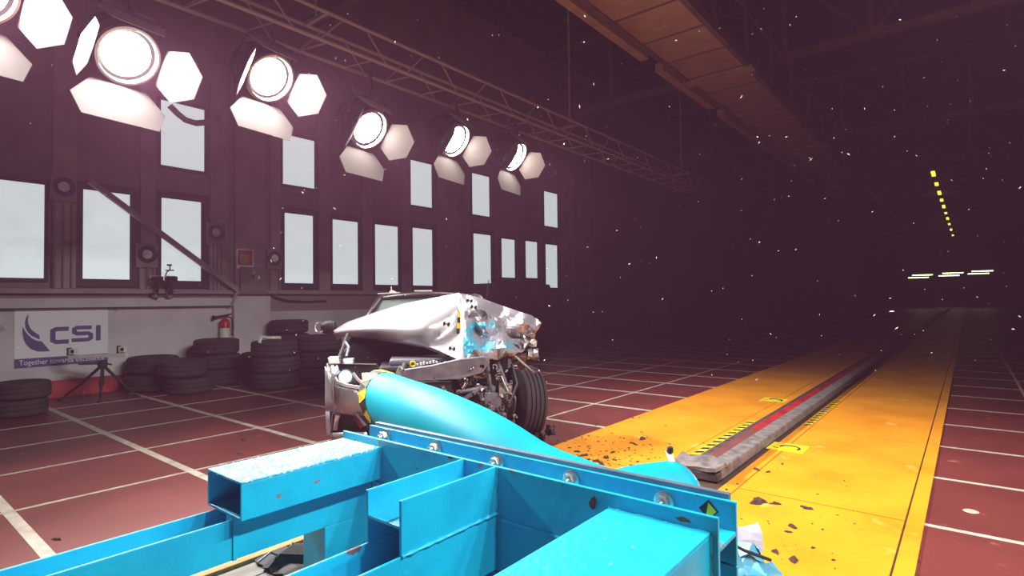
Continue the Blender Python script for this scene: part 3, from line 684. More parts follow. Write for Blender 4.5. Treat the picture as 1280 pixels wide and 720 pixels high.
# smooth side (to the left of the crease at station 6)
rows = []
for r in range(NR + 1):
    t = r / NR; row = []
    for c_ in range(37):
        u = 6 * c_ / 36; b, tp_ = samp(u); p = b.lerp(tp_, t)
        bulge = -0.26 * math.sin(math.pi * t) * min(1, u / 2.0) * (1 if u < 4 else max(0, (6 - u) / 2))
        xr = 575 - 62 * (1 - t) ** 1.2                        # curved fold from the peak to the front edge
        dd = (p.x - xr)
        bulge += 0.16 * math.exp(-((dd - 26) / 20) ** 2) * math.sin(math.pi * min(1, t * .9 + .1)) * (1 if u < 5.99 else 0)
        p.z += bulge; row.append(C(p.x, p.y, p.z))
    rows.append(row)
b0 = [p + Vector((0, 0.03, -0.03)) for p in rows[0]]
rear = [p + Vector((0.0, 0.25, -0.12)) for p in rows[-1]]
MB().grid([b0] + rows + [rear]).build('bonnet_skin', 'hood_silver', hood, smooth=True, solid=0.008, angle=60)
rows = []; pv = []; random.seed(8)
folds = [(math.cos(a) / wl_, math.sin(a) / wl_, random.random(), am) for a, wl_, am in [(0.5, 62, .10), (1.9, 48, .085), (2.7, 36, .06), (1.15, 27, .04), (0.1, 22, .035), (2.2, 17, .022)]]
def tri(x): x = x - math.floor(x); return abs(2 * x - 1) * 2 - 1
for r in range(17):
    t = r / 16; row = []
    for c_ in range(31):
        u = 6 + 5 * c_ / 30; b, tp_ = samp(u); p = b.lerp(tp_, t)
        e_ = min(1, c_ / 3) * min(1, (30 - c_) / 3) * (.35 + .65 * min(1, r / 3) * min(1, (16 - r) / 3))
        wx = p.x + 6 * math.sin(p.y * .11); wy = p.y + 5 * math.sin(p.x * .09)
        p.z += e_ * sum(am * tri(wx * fx + wy * fy + ph) for fx, fy, ph, am in folds) - 0.10 * math.sin(math.pi * t) * min(1, c_ / 4)
        p.y += (1 - min(1, r / 2)) * 2.0 * tri(u * 1.3) * min(1, c_ / 3) * min(1, (30 - c_) / 3)
        row.append(C(p.x, p.y, p.z))
        g_ = lambda x, y, sx, sy: math.exp(-((p.x - x) / sx) ** 2 - ((p.y - y) / sy) ** 2)
        pv.append(min(1.0, 1.0 * g_(582, 430, 10, 24) + .8 * g_(608, 408, 24, 7) + .8 * g_(628, 432, 22, 9) + .55 * g_(600, 432, 14, 10)))
    rows.append(row)
rear = [p + Vector((0.0, 0.25, -0.15)) for p in rows[-1]]; pv += [0] * 31
mb = MB().grid(rows + [rear])
fs = []
for f in mb.f:
    if random.random() < .5: fs += [(f[0], f[1], f[2]), (f[0], f[2], f[3])]
    else: fs += [(f[0], f[1], f[3]), (f[1], f[2], f[3])]
mb.f = fs
ho = mb.build('crumpled_skin', 'hood_crushed', hood)
at_ = ho.data.attributes.new('paint', 'FLOAT', 'POINT')
for i, v in enumerate(pv): at_.data[i].value = v
ho.data.shade_smooth(); ho.data.set_sharp_from_angle(angle=math.radians(11))
md = ho.modifiers.new('t', 'SOLIDIFY'); md.thickness = 0.008
# tape and target marks along the crease
for k, (px, py) in enumerate(((574, 393), (573.5, 400), (573, 407), (572.5, 414))):
    c = C(px, py, 5.44 + .0); MB().box(c.x - .014, c.x + .014, c.y - .01, c.y + .0, c.z - .026, c.z + .026).build('tape_mark', 'hazard_yellow' if k % 2 == 0 else 'hazard_black', hood)
for (px, py, D_) in ((558, 405, 5.45), (565, 436, 5.25), (587, 376, 5.6), (592, 384, 5.55)):
    c = C(px, py, D_)
    for q in range(4):
        a0 = math.pi / 2 * q + .6; pts = [c] + [c + Vector((.034 * math.cos(a0 + k * .39), 0, .034 * math.sin(a0 + k * .39))) for k in range(5)]
        MB().prism(pts, (0, -0.003, 0)).build('target_mark', 'hazard_black' if q % 2 else 'white_plastic', hood)
# engine bay
bay = MB().box(-.86, .80, 1.02, 1.2, .35, 1.02).build('firewall', 'engine_black', car)
eng = empty('engine', (0, 0, 0)); eng.parent = car
MB().box(-.55, .25, .45, 1.0, .45, .84).build('engine_block', 'engine_black', eng, bevel=.03)
MB().box(-.45, .25, .5, .95, .84, .90).build('engine_cover', 'engine_grey', eng, bevel=.02)
for k in range(4): MB().tube([(-.35 + k * .17, .42, .6), (-.35 + k * .17, .36, .72), (-.3 + k * .17, .48, .86)], .03, 8).build('intake_runner', 'engine_black', eng, smooth=True)
c = C(516, 455, 5.15)
MB().lathe([(.018, -.006), (.03, -.006), (.03, .006), (.018, .006)], 16, c, (0, 1, 0.2), close=True).build('dipstick_ring', 'hazard_yellow', eng)
for k in range(7):
    c = C(522 + k * 4, 455 - k * .5, 5.2); MB().box(c.x - .01, c.x + .008, c.y, c.y + .02, c.z - .012, c.z + .004 + .006 * (k % 3)).build('clip', 'white_plastic', eng)
cpoly([(500, 463, 5.05), (540, 457, 5.05), (575, 449, 5.08), (606, 446, 5.12), (613, 453, 5.14), (603, 466, 5.12), (575, 474, 5.08), (535, 476, 5.05), (503, 478, 5.05)], (0, .07, 0), 'slam_panel', 'engine_grey', bevel=.008)
MB().tube([C(497, 476, 5.0), C(498, 464, 5.0), C(500, 459, 5.02), C(504, 463, 5.0)], .018, 8).build('latch_hook', 'engine_alu', car, smooth=True)
MB().box(-.70, .12, .12, .22, .38, .72).build('radiator', 'engine_black', car)
MB().box(-.86, .05, .10, .2, .32, .5).build('bumper_beam', 'engine_black', car, bevel=.02)
for s in (-1,):
    MB().box(-.62, -.5, .1, 1.0, .45, .6).build('chassis_rail', 'engine_black', car)
    MB().box(.45, .6, .25, 1.0, .42, .58).build('chassis_rail', 'engine_grey', car)
# upper left of the bay: bracket, strut, washer neck
MB().tube([C(424, 448, 5.3), C(430, 432, 5.55), C(435, 418, 5.75)], .02, 8).build('bonnet_strut', 'car_black', car)
MB().tube([C(433, 446, 5.25), C(436, 434, 5.35), (C(432, 428, 5.45))], .014, 6).build('hose', 'engine_grey', car)
cpoly([(409, 447, 5.02), (424, 446, 5.02), (425, 455, 4.98), (411, 456, 4.98)], (0, .12, 0), 'fender_bracket', 'engine_alu', bevel=.01)
cpoly([(428, 449, 5.1), (442, 448, 5.1), (442, 455, 5.05), (428, 456, 5.05)], (0, .1, 0), 'fuse_box', 'engine_grey', bevel=.01)
# left front corner: bumper, fender, headlamp
fend = []
for (y, zt, zb) in ((.02, .86, .60), (.15, .90, .60), (.35, .93, .72), (.6, .96, .80), (.9, .98, .80), (1.1, .99, .70), (1.3, 1.0, .55)):
    x = -.93 - .02 * math.sin(min(1, y) * 2) + (.03 if y < .1 else 0)
    fend.append([Vector((x + .05, y, zt)), Vector((x, y, zt - .05)), Vector((x - .01, y, (zt + zb) / 2)), Vector((x, y, zb))])
MB().grid(fend).build('fender', 'car_silver', car, smooth=True, solid=.012)
DB = lambda px, py: 4.82 + (max(0, 432 - px) / 24) ** 2 * .22 + max(0, py - 520) * .0006
def bsheet(rows, name, m, parent=car, **k):
    rws = [[C(px, py, DB(px, py) + dd) for (px, py, *q) in r for dd in [q[0] if q else 0]] for r in rows]
    return MB().grid(rws).build(name, m, parent, smooth=True, solid=.012, **k)
def lerp_rows(L_, R_, n=8):
    return [[(a[0] + (b[0] - a[0]) * i / n, a[1] + (b[1] - a[1]) * i / n) for i in range(n + 1)] for a, b in zip(L_, R_)]
bump = bsheet(lerp_rows([(406.5, 458), (407, 470), (407, 484), (407, 498), (407.5, 514)], [(412, 466), (424, 485.5), (446, 490), (456, 504), (468, 521)]), 'bumper_skin', 'car_silver')
bsheet(lerp_rows([(407.5, 514), (408, 525), (409, 541), (412, 549)], [(415, 515), (414, 525), (414, 541), (416, 549)]), 'corner_trim', 'car_silver', bump)
bsheet(lerp_rows([(411, 541), (414, 549)], [(458, 540), (462, 550)]), 'lower_lip', 'car_silver', bump)
cpoly([(412, 514, 4.9), (448, 516, 4.88), (459, 531, 4.88), (456, 541, 4.9), (413, 541, 4.95)], (0, .12, 0), 'air_intake', 'car_black')
fr_ = [(414, 540), (416, 516), (446, 518), (457, 532)]
for a, b in zip(fr_, fr_[1:]): MB().bar(C(*a, DB(*a) - .01), C(*b, DB(*b) - .01), .018, .018).build('intake_frame', 'engine_grey', bump)
cpoly([(419, 519, 4.87), (425, 519, 4.86), (421, 538, 4.87), (416, 538, 4.9)], (0, .02, 0), 'fog_trim', 'chrome', bump)
cpoly([(440, 519, 4.86), (446, 519, 4.86), (456, 532, 4.86), (450, 536, 4.86)], (0, .02, 0), 'reflector', 'cart_red', bump)
hl = empty('headlamp', (0, 0, 0)); hl.parent = car
cpoly([(412, 457, 5.06), (428, 455, 5.02), (470, 456, 5.0), (480, 470, 4.98), (470, 486, 4.96), (440, 484, 4.96), (422, 479, 5.0), (414, 470, 5.06)], (0, .10, 0), 'lamp_bowl', 'car_black', hl)
def strip(pts, w, name, m, parent):
    q = [C(px, py, DB(px, py) + .01) for px, py in pts]; mb = MB()
    for a, b in zip(q, q[1:]): mb.bar(a, b, .02, w, (0, 0, 1))
    return mb.build(name, m, parent)
strip([(410, 454), (411.5, 470), (416, 480), (424, 485), (445, 489.5), (456, 505), (467, 520)], .022, 'trim_strip', 'lamp_trim', hl)
strip([(415, 457), (417, 470), (422, 478), (434, 482), (457, 485.5)], .026, 'running_light', 'lamp_trim', hl)
strip([(441, 466), (447, 474), (453, 479), (461, 480)], .02, 'running_light', 'lamp_trim', hl)
c = C(432, 470.5, 4.93)
MB().lathe([(0.0, -.03), (.03, -.02), (.038, 0), (.045, .012), (.052, .0)], 20, c, (0, 1, 0)).build('main_beam', 'headlamp_bulb', hl, smooth=True).scale = (1, 1, 1)
MB().lathe([(.052, -.02), (.062, -.02), (.062, .02), (.052, .02)], 20, c, (0, 1, 0), close=True).build('bezel', 'chrome', hl)
cpoly([(452, 466.5, 4.9), (464, 466, 4.9), (468, 470, 4.9), (465, 474.5, 4.9), (453, 474.5, 4.9)], (0, .02, 0), 'indicator', 'indicator_bulb', hl, bevel=.006)
MB().box(-.92, -.35, .12, .2, .5, .74).build('bumper_core', 'car_black', car)
# wheels
def wheel_parts(parent, mirror=1):
    prof = [(.19, -.125), (.24, -.135), (.33, -.13), (.375, -.115)]
    for g0 in (-.07, -.022, .026, .074):
        prof += [(.387, g0 - .016), (.387, g0 - .009), (.373, g0 - .006), (.373, g0 + .004), (.388, g0 + .007)]
    prof += [(.376, .115), (.33, .13), (.24, .135), (.19, .125)]
    MB().lathe(prof, 48, (0, 0, 0), (1, 0, 0)).build('tire', 'tire_rubber', parent, smooth=True, angle=25)
    MB().lathe([(.0, -.05), (.06, -.05), (.08, -.02), (.20, .0), (.24, -.10), (.245, .1), (.2, .11)], 32, (0, 0, 0), (-mirror, 0, 0)).build('rim', 'engine_grey', parent, smooth=True)
wc = C(653, 502, 6.02); wf = empty('front_wheel', wc, (math.radians(0), math.radians(5), math.radians(13))); wf.parent = car
wheel_parts(wf)
MB().lathe([(.0, .02), (.07, .02), (.08, .0), (.165, .0), (.165, -.015), (.0, -.015)], 32, (-.16, 0, 0), (-1, 0, 0)).build('brake_disc', 'engine_alu', wf, smooth=True)
MB().tube([(-.2, -.12, -.02), (-.22, -.13, .08), (-.2, -.05, .14)], [.03, .045, .03], 8).build('brake_caliper', 'engine_alu', wf, smooth=True)
for (x, y) in ((-.82, .95), (-.82, 3.65), (.82, 3.65)):
    w_ = empty('rear_wheel' if y > 2 else 'front_wheel', (x, y, .385)); w_.parent = car; wheel_parts(w_, -1 if x < 0 else 1)
# mangled metal between bonnet and wheel
def rods(lst, m, name, r):
    for pts in lst:
        q = [C(*p) for p in pts]; MB().tube(q, r, 7).build(name, m, car, smooth=True)
rods([[(608, 447, 5.35), (612, 480, 5.4), (613, 512, 5.5), (616, 535, 5.6)], [(622, 452, 5.5), (632, 480, 5.55), (638, 500, 5.5)], [(570, 490, 5.2), (600, 486, 5.25), (603, 500, 5.3)], [(578, 500, 5.2), (604, 484, 5.2)]], 'engine_grey', 'bent_rod', .022)
rods([[(590, 470, 5.4), (600, 500, 5.4), (590, 525, 5.4)], [(560, 480, 5.3), (580, 495, 5.3), (600, 520, 5.35), (620, 535, 5.4)], [(615, 455, 5.5), (625, 470, 5.4), (620, 495, 5.4), (632, 512, 5.5)], [(585, 455, 5.3), (592, 480, 5.3)], [(640, 455, 5.6), (646, 480, 5.5), (636, 505, 5.4)]], 'engine_black', 'hose', .02)
rods([[(626, 470, 5.4), (634, 488, 5.35), (631, 497, 5.35)], [(584, 478, 5.15), (578, 486, 5.15)], [(598, 536, 5.3), (620, 532, 5.4)], [(638, 440, 5.55), (655, 455, 5.5), (668, 466, 5.55), (674, 463, 5.5)], [(560, 497, 5.1), (556, 486, 5.1)]], 'engine_alu', 'bent_rod', .012)
random.seed(17)
def scrap(px, py, D_, s, m, name, n=4, flat=False):
    rows = []
    for j in range(n):
        rows.append([C(px + (i - (n - 1) / 2) * s + random.uniform(-.35, .35) * s, py + (j - (n - 1) / 2) * s + random.uniform(-.35, .35) * s, D_ + random.uniform(-.05, .05)) for i in range(n)])
    MB().grid(rows).build(name, m, car, solid=.008)
scrap(662, 425, 5.6, 5, 'engine_alu', 'torn_fender', 4); scrap(666, 443, 5.58, 4.5, 'engine_alu', 'torn_fender', 4); scrap(640, 440, 5.6, 6, 'engine_rust', 'crushed_bracket', 4)
scrap(632, 488, 5.36, 4.5, 'engine_alu', 'knuckle', 5); scrap(618, 500, 5.38, 3.5, 'engine_alu', 'knuckle', 4)
scrap(585, 512, 5.25, 7, 'engine_black', 'crushed_duct', 5); scrap(600, 528, 5.35, 7, 'engine_black', 'crushed_duct', 5); scrap(575, 486, 5.25, 7, 'engine_black', 'crushed_duct', 5)
scrap(622, 522, 5.5, 7, 'engine_grey', 'crushed_bracket', 4); scrap(555, 478, 5.2, 6, 'engine_black', 'crushed_duct', 5); scrap(600, 462, 5.4, 7, 'engine_rust', 'crushed_bracket', 4); scrap(648, 452, 5.75, 6, 'engine_rust', 'crushed_bracket', 4)
for k in range(85):
    px = random.uniform(545, 645); py = random.uniform(458, 540)
    if py < 440 + (px - 560) * .1: continue
    sz = random.uniform(1.2, 3.0)
    scrap(px, py, random.uniform(4.98, 5.3), sz, random.choice(('engine_alu', 'engine_alu', 'engine_grey', 'engine_black', 'engine_rust')), 'metal_shard', 3)
# rubber and soil pieces at the foot of the wheel
for k, (px, py) in enumerate(((688, 538), (676, 546), (650, 549), (664, 551), (640, 548))):
    scrap(px, py, 5.75 - k * .03, 4, 'debris_dark', 'torn_liner', 4)

# ------------------------------------------------------------------ wall side things
# banner
y0, y1 = PX(18, 420, WX + .055).y, PX(135, 420, WX + .055).y
ban = empty('wall_banner', (WX + .052, y0, 0)); tag(ban, 'white banner with purple CSI lettering and swoosh on the wall', 'banner')
bw = y1 - y0
zt, zb = PX(76, 387, WX).z, PX(76, 456, WX).z; zs = PX(76, 445, WX).z
MB().box(0, .006, 0, bw, zs, zt).build('banner_sheet', 'sign_white', ban)
MB().box(0, .006, 0, bw, zb, zs).build('tagline_strip', 'sign_purple', ban)
bh = zt - zs
def BP(u, v): return Vector((.0062, u * bw, zt - v * bh))            # u,v fractions of the white sheet
def stroke(pts, w, name):
    # flat ribbon with mitred joints in the banner plane
    q = [BP(*p) for p in pts]; L_, R_ = [], []
    for i, p in enumerate(q):
        d0 = (q[i] - q[i - 1]).normalized() if i else None; d1 = (q[i + 1] - q[i]).normalized() if i < len(q) - 1 else None
        d = ((d0 or d1) + (d1 or d0)).normalized(); nn = Vector((0, -d.z, d.y)); k = 1 / max(.5, nn.dot(Vector((0, -(d1 or d0).z, (d1 or d0).y))))
        L_.append(p + nn * w * k / 2); R_.append(p - nn * w * k / 2)
    mb = MB()
    for i in range(len(q) - 1): mb.prism([L_[i], L_[i + 1], R_[i + 1], R_[i]], (.002, 0, 0))
    mb.build(name, 'sign_purple', ban)
W_ = bw * .056
stroke([(.555, .415), (.42, .415), (.385, .45), (.385, .655), (.42, .69), (.555, .69)], W_, 'letter_c')
stroke([(.81, .40), (.645, .40), (.615, .43), (.615, .50), (.645, .53), (.77, .53), (.80, .56), (.80, .635), (.77, .67), (.585, .67)], W_ * .9, 'letter_s')
stroke([(.885, .36), (.885, .70)], W_, 'letter_i')
def blade(pts, name): MB().prism([BP(*p) for p in pts], (.002, 0, 0)).build(name, 'sign_purple', ban)
up = [(.135, .08), (.11, .16), (.10, .26), (.105, .36), (.13, .46), (.17, .54), (.25, .62)]; lo = [(.245, .53), (.19, .45), (.155, .38), (.135, .29), (.13, .2)]
mb = MB(); 
for i in range(len(up) - 1):
    a = up[i]; b = up[i + 1]; ia = min(i, len(lo)); f = lambda t: (lambda q: q)(([(.135, .08)] + lo[::-1])[min(t, 5)])
    mb.prism([BP(*a), BP(*b), BP(*f(i + 1)), BP(*f(i))] if i else [BP(*a), BP(*b), BP(*f(1))], (.002, 0, 0))
mb.build('swoosh_upper', 'sign_purple', ban)
ou = [(.08, .33), (.075, .45), (.085, .58), (.11, .70), (.16, .81), (.23, .87), (.36, .88)]; inn = [(.082, .34), (.10, .42), (.135, .52), (.18, .60), (.225, .645), (.27, .66), (.36, .88)]
mb = MB()
for i in range(6): mb.prism([BP(*ou[i]), BP(*ou[i + 1]), BP(*inn[i + 1]), BP(*inn[i])], (.002, 0, 0))
mb.build('swoosh_lower', 'sign_purple', ban)
tl_ = zs - zb
mw = Matrix.Translation((.0065, bw * .045, zb + tl_ * .28)) @ Matrix(((0, 0, 1, 0), (1, 0, 0, 0), (0, 1, 0, 0), (0, 0, 0, 1)))
tx = text_mesh('Together towards excellence', tl_ * .82, 'tagline', 'sign_text', ban, mw)
wtx = max(v.co.x for v in tx.data.vertices); tx.scale = (bw * .91 / wtx, 1, 1)
# marks of another banner at the left edge
# tires
tire_me = MB().lathe([(.24, -.11), (.30, -.135), (.35, -.125), (.375, -.10), (.38, -.05), (.372, -.045), (.372, -.03), (.38, -.025), (.38, .025), (.372, .03), (.372, .045), (.38, .05), (.375, .10), (.35, .125), (.30, .135), (.24, .11), (.225, .0)], 36, (0, 0, 0), (0, 0, 1), close=True).mesh('tire')
for p_ in tire_me.polygons: p_.use_smooth = True
def tire(c, label, tilt=(0, 0), s=1.0):
    o = link('old_tire', tire_me, 'tire_old'); o.location = c; o.rotation_euler = (math.radians(tilt[0]), math.radians(tilt[1]), random.uniform(0, 3)); o.scale = (s, s, s)
    return tag(o, label, 'tire', 'old tires piled along the wall')
def stack(px, py, n, names, s=1.0, hs=.27, tilts=None, off=None):
    b = Vector((px, py, 0))
    for k in range(n):
        o_ = Vector((random.uniform(-.04, .04), random.uniform(-.04, .04), 0)) if k else Vector((0, 0, 0))
        if off and off[k]: o_ += Vector(off[k] + (0,))
        tire(b + o_ + Vector((0, 0, s * .135 + k * hs * s)), names[k], tilts[k] if tilts else (0, 0), s)
stack(-9.93, 1.66, 2, ['lower tire of the short stack left of the tripod', 'upper tire of the short stack left of the tripod'], .84)
stack(-10.93, 3.56, 2, ['bottom tire of the stack right of the tripod', 'top tire of the stack right of the tripod'], 1.02, .3)
stack(-10.10, 3.86, 2, ['flat tire in front of the pile below the extinguisher', 'tilted tire leaning on the flat front tire'], .95, .30, [(0, 0), (2, 2)], [None, (-.06, -.04)])
stack(-10.75, 4.58, 3, ['bottom tire of the stack under the fire extinguisher', 'middle tire of the stack under the fire extinguisher', 'top tire of the stack under the fire extinguisher'], 1.0, .28)
stack(-10.23, 5.22, 2, ['lower tire of the low stack right of the extinguisher', 'upper tire of the low stack right of the extinguisher'], 1.05)
stack(-10.9, 6.1, 4, ['bottom tire of the tallest stack behind the car', 'second tire of the tallest stack behind the car', 'third tire of the tallest stack behind the car', 'topmost tire of all, tallest stack behind the car'], 1.0, .285)
stack(-9.38, 4.98, 3, ['bottom tire of the front stack under the white pipe', 'middle tire of the front stack under the white pipe', 'top tire of the front stack bearing the white pipe'], 1.0, .275)
stack(-9.32, 5.80, 3, ['bottom tire of the stack nearest the car', 'middle tire of the stack nearest the car', 'top tire of the stack nearest the car'], 1.05, .28)
b = Vector((-9.38, 4.98, 0)); h_ = b.z + .275 * 3 + .055
r_ = Vector((R0.x, R0.y, 0))
tag(MB().tube([b + r_ * -.13 + Vector((0, 0, h_ - .08)) - F0 * .36, b + r_ * -.11 + Vector((0, 0, h_ + .02)) - F0 * .30, b + r_ * .0 + Vector((0, 0, h_)) - F0 * .28, b + r_ * .2 + Vector((0, 0, h_ - .0)) - F0 * .28], .03, 10).build('bent_pipe', 'white_plastic', smooth=True), 'white bent pipe lying on the dark tires', 'pipe')
# fire extinguisher on the wall
c = PX(281, 412, WX + .17)
ex = tag(empty('fire_extinguisher', c), 'red fire extinguisher with white label hung on the wall', 'extinguisher')
MB().lathe([(0, -.24), (.08, -.24), (.09, -.22), (.09, .12), (.07, .18), (.03, .21), (.03, .24), (0, .24)], 20).build('cylinder', 'ext_red', ex, smooth=True)
MB().lathe([(.0915, -.2), (.0915, .03)], 20).build('label_sleeve', 'ext_white', ex, smooth=True)
MB().bar((0, -.16, .25), (0, .13, .30), .03, .03).build('lever', 'black_plastic', ex)
MB().tube([(0, .02, .26), (0, .13, .22), (0, .15, .05), (0, .13, -.12)], .014, 8).build('hose', 'black_plastic', ex, smooth=True)
MB().lathe([(.015, 0), (.05, .08)], 12, (0, -.14, .25), (0, -1, -.2)).build('horn', 'black_plastic', ex)
# tripod with two action cameras
b = PZ(128, 500); b.z = 0
tp_ = tag(empty('camera_tripod', b), 'black tripod with white crossbar before the CSI banner', 'tripod')
hz = PD(128, 456, (b - CAM).dot(Fc)).z; bz = PD(128, 444, (b - CAM).dot(Fc)).z
for k, (dx, dy) in enumerate(((-.62, -.05), (.12, -.22), (.38, .25))):
    e_ = R0 * dx + F0 * dy; lg = MB().tube([Vector((0, 0, hz)), e_ * .5 + Vector((0, 0, hz * .48)), e_ + Vector((0, 0, .01))], [.024, .02, .013], 8).build('leg', 'black_plastic', tp_)
    MB().lathe([(0, 0), (.035, 0), (.03, .03), (0, .04)], 10, e_).build('foot', 'black_plastic', lg)
    MB().lathe([(.03, -.03), (.035, 0), (.03, .03)], 10, e_ * .5 + Vector((0, 0, hz * .48)), (e_ - Vector((0, 0, hz)))).build('leg_clamp', 'black_plastic', lg)
MB().tube([(0, 0, hz * .45), (0, 0, hz + .06)], .022, 10).build('centre_column', 'black_plastic', tp_)
MB().lathe([(0, -.05), (.06, -.05), (.07, 0), (.05, .05), (0, .06)], 14, (0, 0, hz + .02)).build('head', 'black_plastic', tp_, smooth=True)
MB().tube([R0 * .02 + Vector((0, 0, hz + .03)), R0 * .14 + Vector((0, 0, hz - .0))], .012, 8).build('pan_handle', 'black_plastic', tp_)
MB().tube([R0 * -.36 + Vector((0, 0, hz + .03)), R0 * .0 + Vector((0, 0, hz + .035))], .03, 8).build('lower_arm', 'engine_grey', tp_)
cb = MB().bar(R0 * -.52 + Vector((0, 0, bz - .03)), R0 * .38 + Vector((0, 0, bz + .0)), .05, .05).build('crossbar', 'white_plastic', tp_, bevel=.006)
for dx, lab in ((-.46, 'left'), (.31, 'right')):
    p_ = b + R0 * dx + Vector((0, 0, bz + (-.025 if dx < 0 else 0) + .028)); t = tag(empty('action_camera', p_, (0, 0, YAW)), 'small white action camera on the %s end of the crossbar' % lab, 'camera')
    MB().box(-.05, .05, -.035, .035, 0.01, .10).build('camera_body', 'white_plastic', t, bevel=.008)
    MB().lathe([(0, .012), (.022, .012), (.026, 0)], 14, (.018, -.035, .062), (0, -1, 0)).build('lens', 'black_plastic', t)
    MB().box(-.075, -.045, -.03, .03, .0, .115).build('clip', 'black_plastic', t)
    MB().box(-.02, .02, -.02, .02, 0, .012).build('mount', 'black_plastic', t)
# camera rig on the duct
for i, (px, lab) in enumerate(((194, 'left camera of the cluttered rig on the pale duct'), (212, 'right camera of the rig on the duct, before the window'))):
    c = PX(px, 349, WX + .24); t = tag(empty('rig_camera', c, (0, 0, YAW)), lab, 'camera', 'cameras on the duct')
    MB().box(-.07, .05, -.05, .12, -.05, .06).build('camera_body', 'white_plastic', t, bevel=.01)
    MB().lathe([(0, .07), (.035, .07), (.05, .05), (.05, 0)], 16, (.03, -.05, 0), (0, -1, 0)).build('lens', 'black_plastic', t)
    MB().box(.05, .12, -.04, .05, -.05, .05).build('side_light', 'black_plastic', t, bevel=.01)
    dz = 1.585 - c.z
    MB().tube([(0, .02, -.05), (.02, .03, dz * .5), (0, .02, dz)], .03, 8).build('clamp_arm', 'black_plastic', t)
    MB().lathe([(0, 0), (.06, 0), (.05, .05), (.0, .06)], 12, (0, 0, dz)).build('clamp_base', 'engine_grey', t)
    for k in range(5):
        random.seed(40 + k + i * 7); a = Vector((random.uniform(-.12, .1), random.uniform(-.02, .08), random.uniform(dz, -.05)))
        MB().tube([a, a + Vector((random.uniform(-.1, .1), .02, random.uniform(-.05, .08))), a + Vector((random.uniform(-.1, .1), .02, -.08))], .014, 6).build('cable', random.choice(('gold', 'black_plastic')), t)
    if i:
        MB().tube([(-.08, 0, .05), (-.05, 0, .13), (.0, 0, .16)], .01, 6).build('gooseneck', 'black_plastic', t)
        MB().box(-.06, .07, -.02, .02, .15, .17).build('top_plate', 'black_plastic', t)
        MB().box(-.04, .03, -.02, .02, .24, .27).build('monitor', 'black_plastic', t); MB().box(.0, .012, -.01, .01, .17, .24).build('monitor_post', 'black_plastic', t)
# dim furniture behind the car on the right
c = PZ(655, 437); t = tag(empty('storage_cabinet', (WX + 1.6, c.y, 0)), 'dark reddish brown cabinet behind the car below the small windows', 'cabinet')
yA, yB = PX(620, 400, WX + 1.6).y, PX(688, 400, WX + 1.6).y
t.location = (WX + 1.6, yA, 0)
MB().box(-1.1, 0, 0, yB - yA, .05, 1.95).build('cabinet_body', 'cabinet_brown', t, bevel=.02)
for k in range(3):
    w_ = (yB - yA) / 3; dr = MB().box(0, .03, k * w_ + .02, (k + 1) * w_ - .02, .12, 1.9).build('door', 'cabinet_brown', t, bevel=.006)
    MB().box(.03, .05, (k + .85) * w_, (k + .88) * w_, .9, 1.1).build('handle', 'conduit', dr)
b = PZ(735, 428); t = tag(empty('tool_trolley', b, (0, 0, YAW)), 'small red tool trolley standing in the dark beyond the windows', 'trolley')
MB().box(-.3, .3, -.25, .25, .15, .62).build('drawer_body', 'cart_red', t, bevel=.01)
for k in range(3): MB().box(-.28, .28, -.27, -.25, .18 + k * .15, .31 + k * .15).build('drawer', 'cart_red', t)
for sx in (-1, 1):
    MB().box(sx * .31 - .02, sx * .31 + .02, -.25, .25, .1, 1.15).build('side_frame', 'cart_wood', t)
    for sy in (-1, 1): MB().lathe([(0, -.02), (.06, -.02), (.06, .02), (0, .02)], 12, (sx * .27, sy * .2, .06), (1, 0, 0)).build('castor', 'black_plastic', t)
MB().box(-.3, .3, -.25, .25, 1.1, 1.15).build('top_shelf', 'cart_wood', t)
b = PZ(822, 416); t = tag(empty('equipment_rack', b, (0, 0, YAW)), 'barely visible grey equipment rack in the dark middle distance', 'rack')
MB().box(-.4, .4, -.3, .3, 0.03, 1.5).build('rack_body', 'wall_dark', t, bevel=.02); MB().box(-.36, .36, -.32, -.3, .1, 1.4).build('rack_door', 'steel_brown', t)
for k in range(4): MB().box(-.05, .05, -.33, -.31, .3 + k * .28, .33 + k * .28).build('vent', 'black_plastic', t)

# ------------------------------------------------------------------ crumpled sheet at the right end of the barrier
random.seed(29)
def crumple(corners, nx, ny, jit, name, m, parent, base):
    a, b, c, d = [Vector(v) for v in corners]; rows = []
    for j in range(ny + 1):
        row = []
        for i in range(nx + 1):
            u, v = i / nx, j / ny; p = a.lerp(b, u).lerp(d.lerp(c, u), v) + Vector([random.uniform(-jit, jit) for _ in range(3)]); row.append(p - base)
        rows.append(row)
    mb = MB().grid(rows); fs = []
    for f in mb.f: fs += [(f[0], f[1], f[2]), (f[0], f[2], f[3])]
    mb.f = fs; return mb.build(name, m, parent, solid=.005)
base = PZ(935, 700); base.z = 0
sh = tag(empty('torn_body_panel', base), 'crumpled pale blue and lilac car panel beside the right end of the barrier', 'car panel')
crumple([PD(914, 662, 2.75), PD(948, 652, 2.85), PD(955, 690, 2.75), PD(914, 685, 2.6)], 3, 3, .012, 'lilac_flap', 'sheet_lilac', sh, base)
crumple([PD(912, 682, 2.55), PD(956, 692, 2.65), PD(985, 735, 2.55), PD(912, 745, 2.3)], 5, 5, .03, 'blue_sheet', 'sheet_cyan', sh, base)
MB().tube([PD(912, 678, 2.5) - base, PD(930, 688, 2.52) - base, PD(963, 700, 2.6) - base], .008, 6).build('dark_edge', 'debris_dark', sh)
tpz = tag(empty('hazard_tape', PD(908, 716, 2.05)), 'short yellow and black tape end at the lower right barrier corner', 'tape')
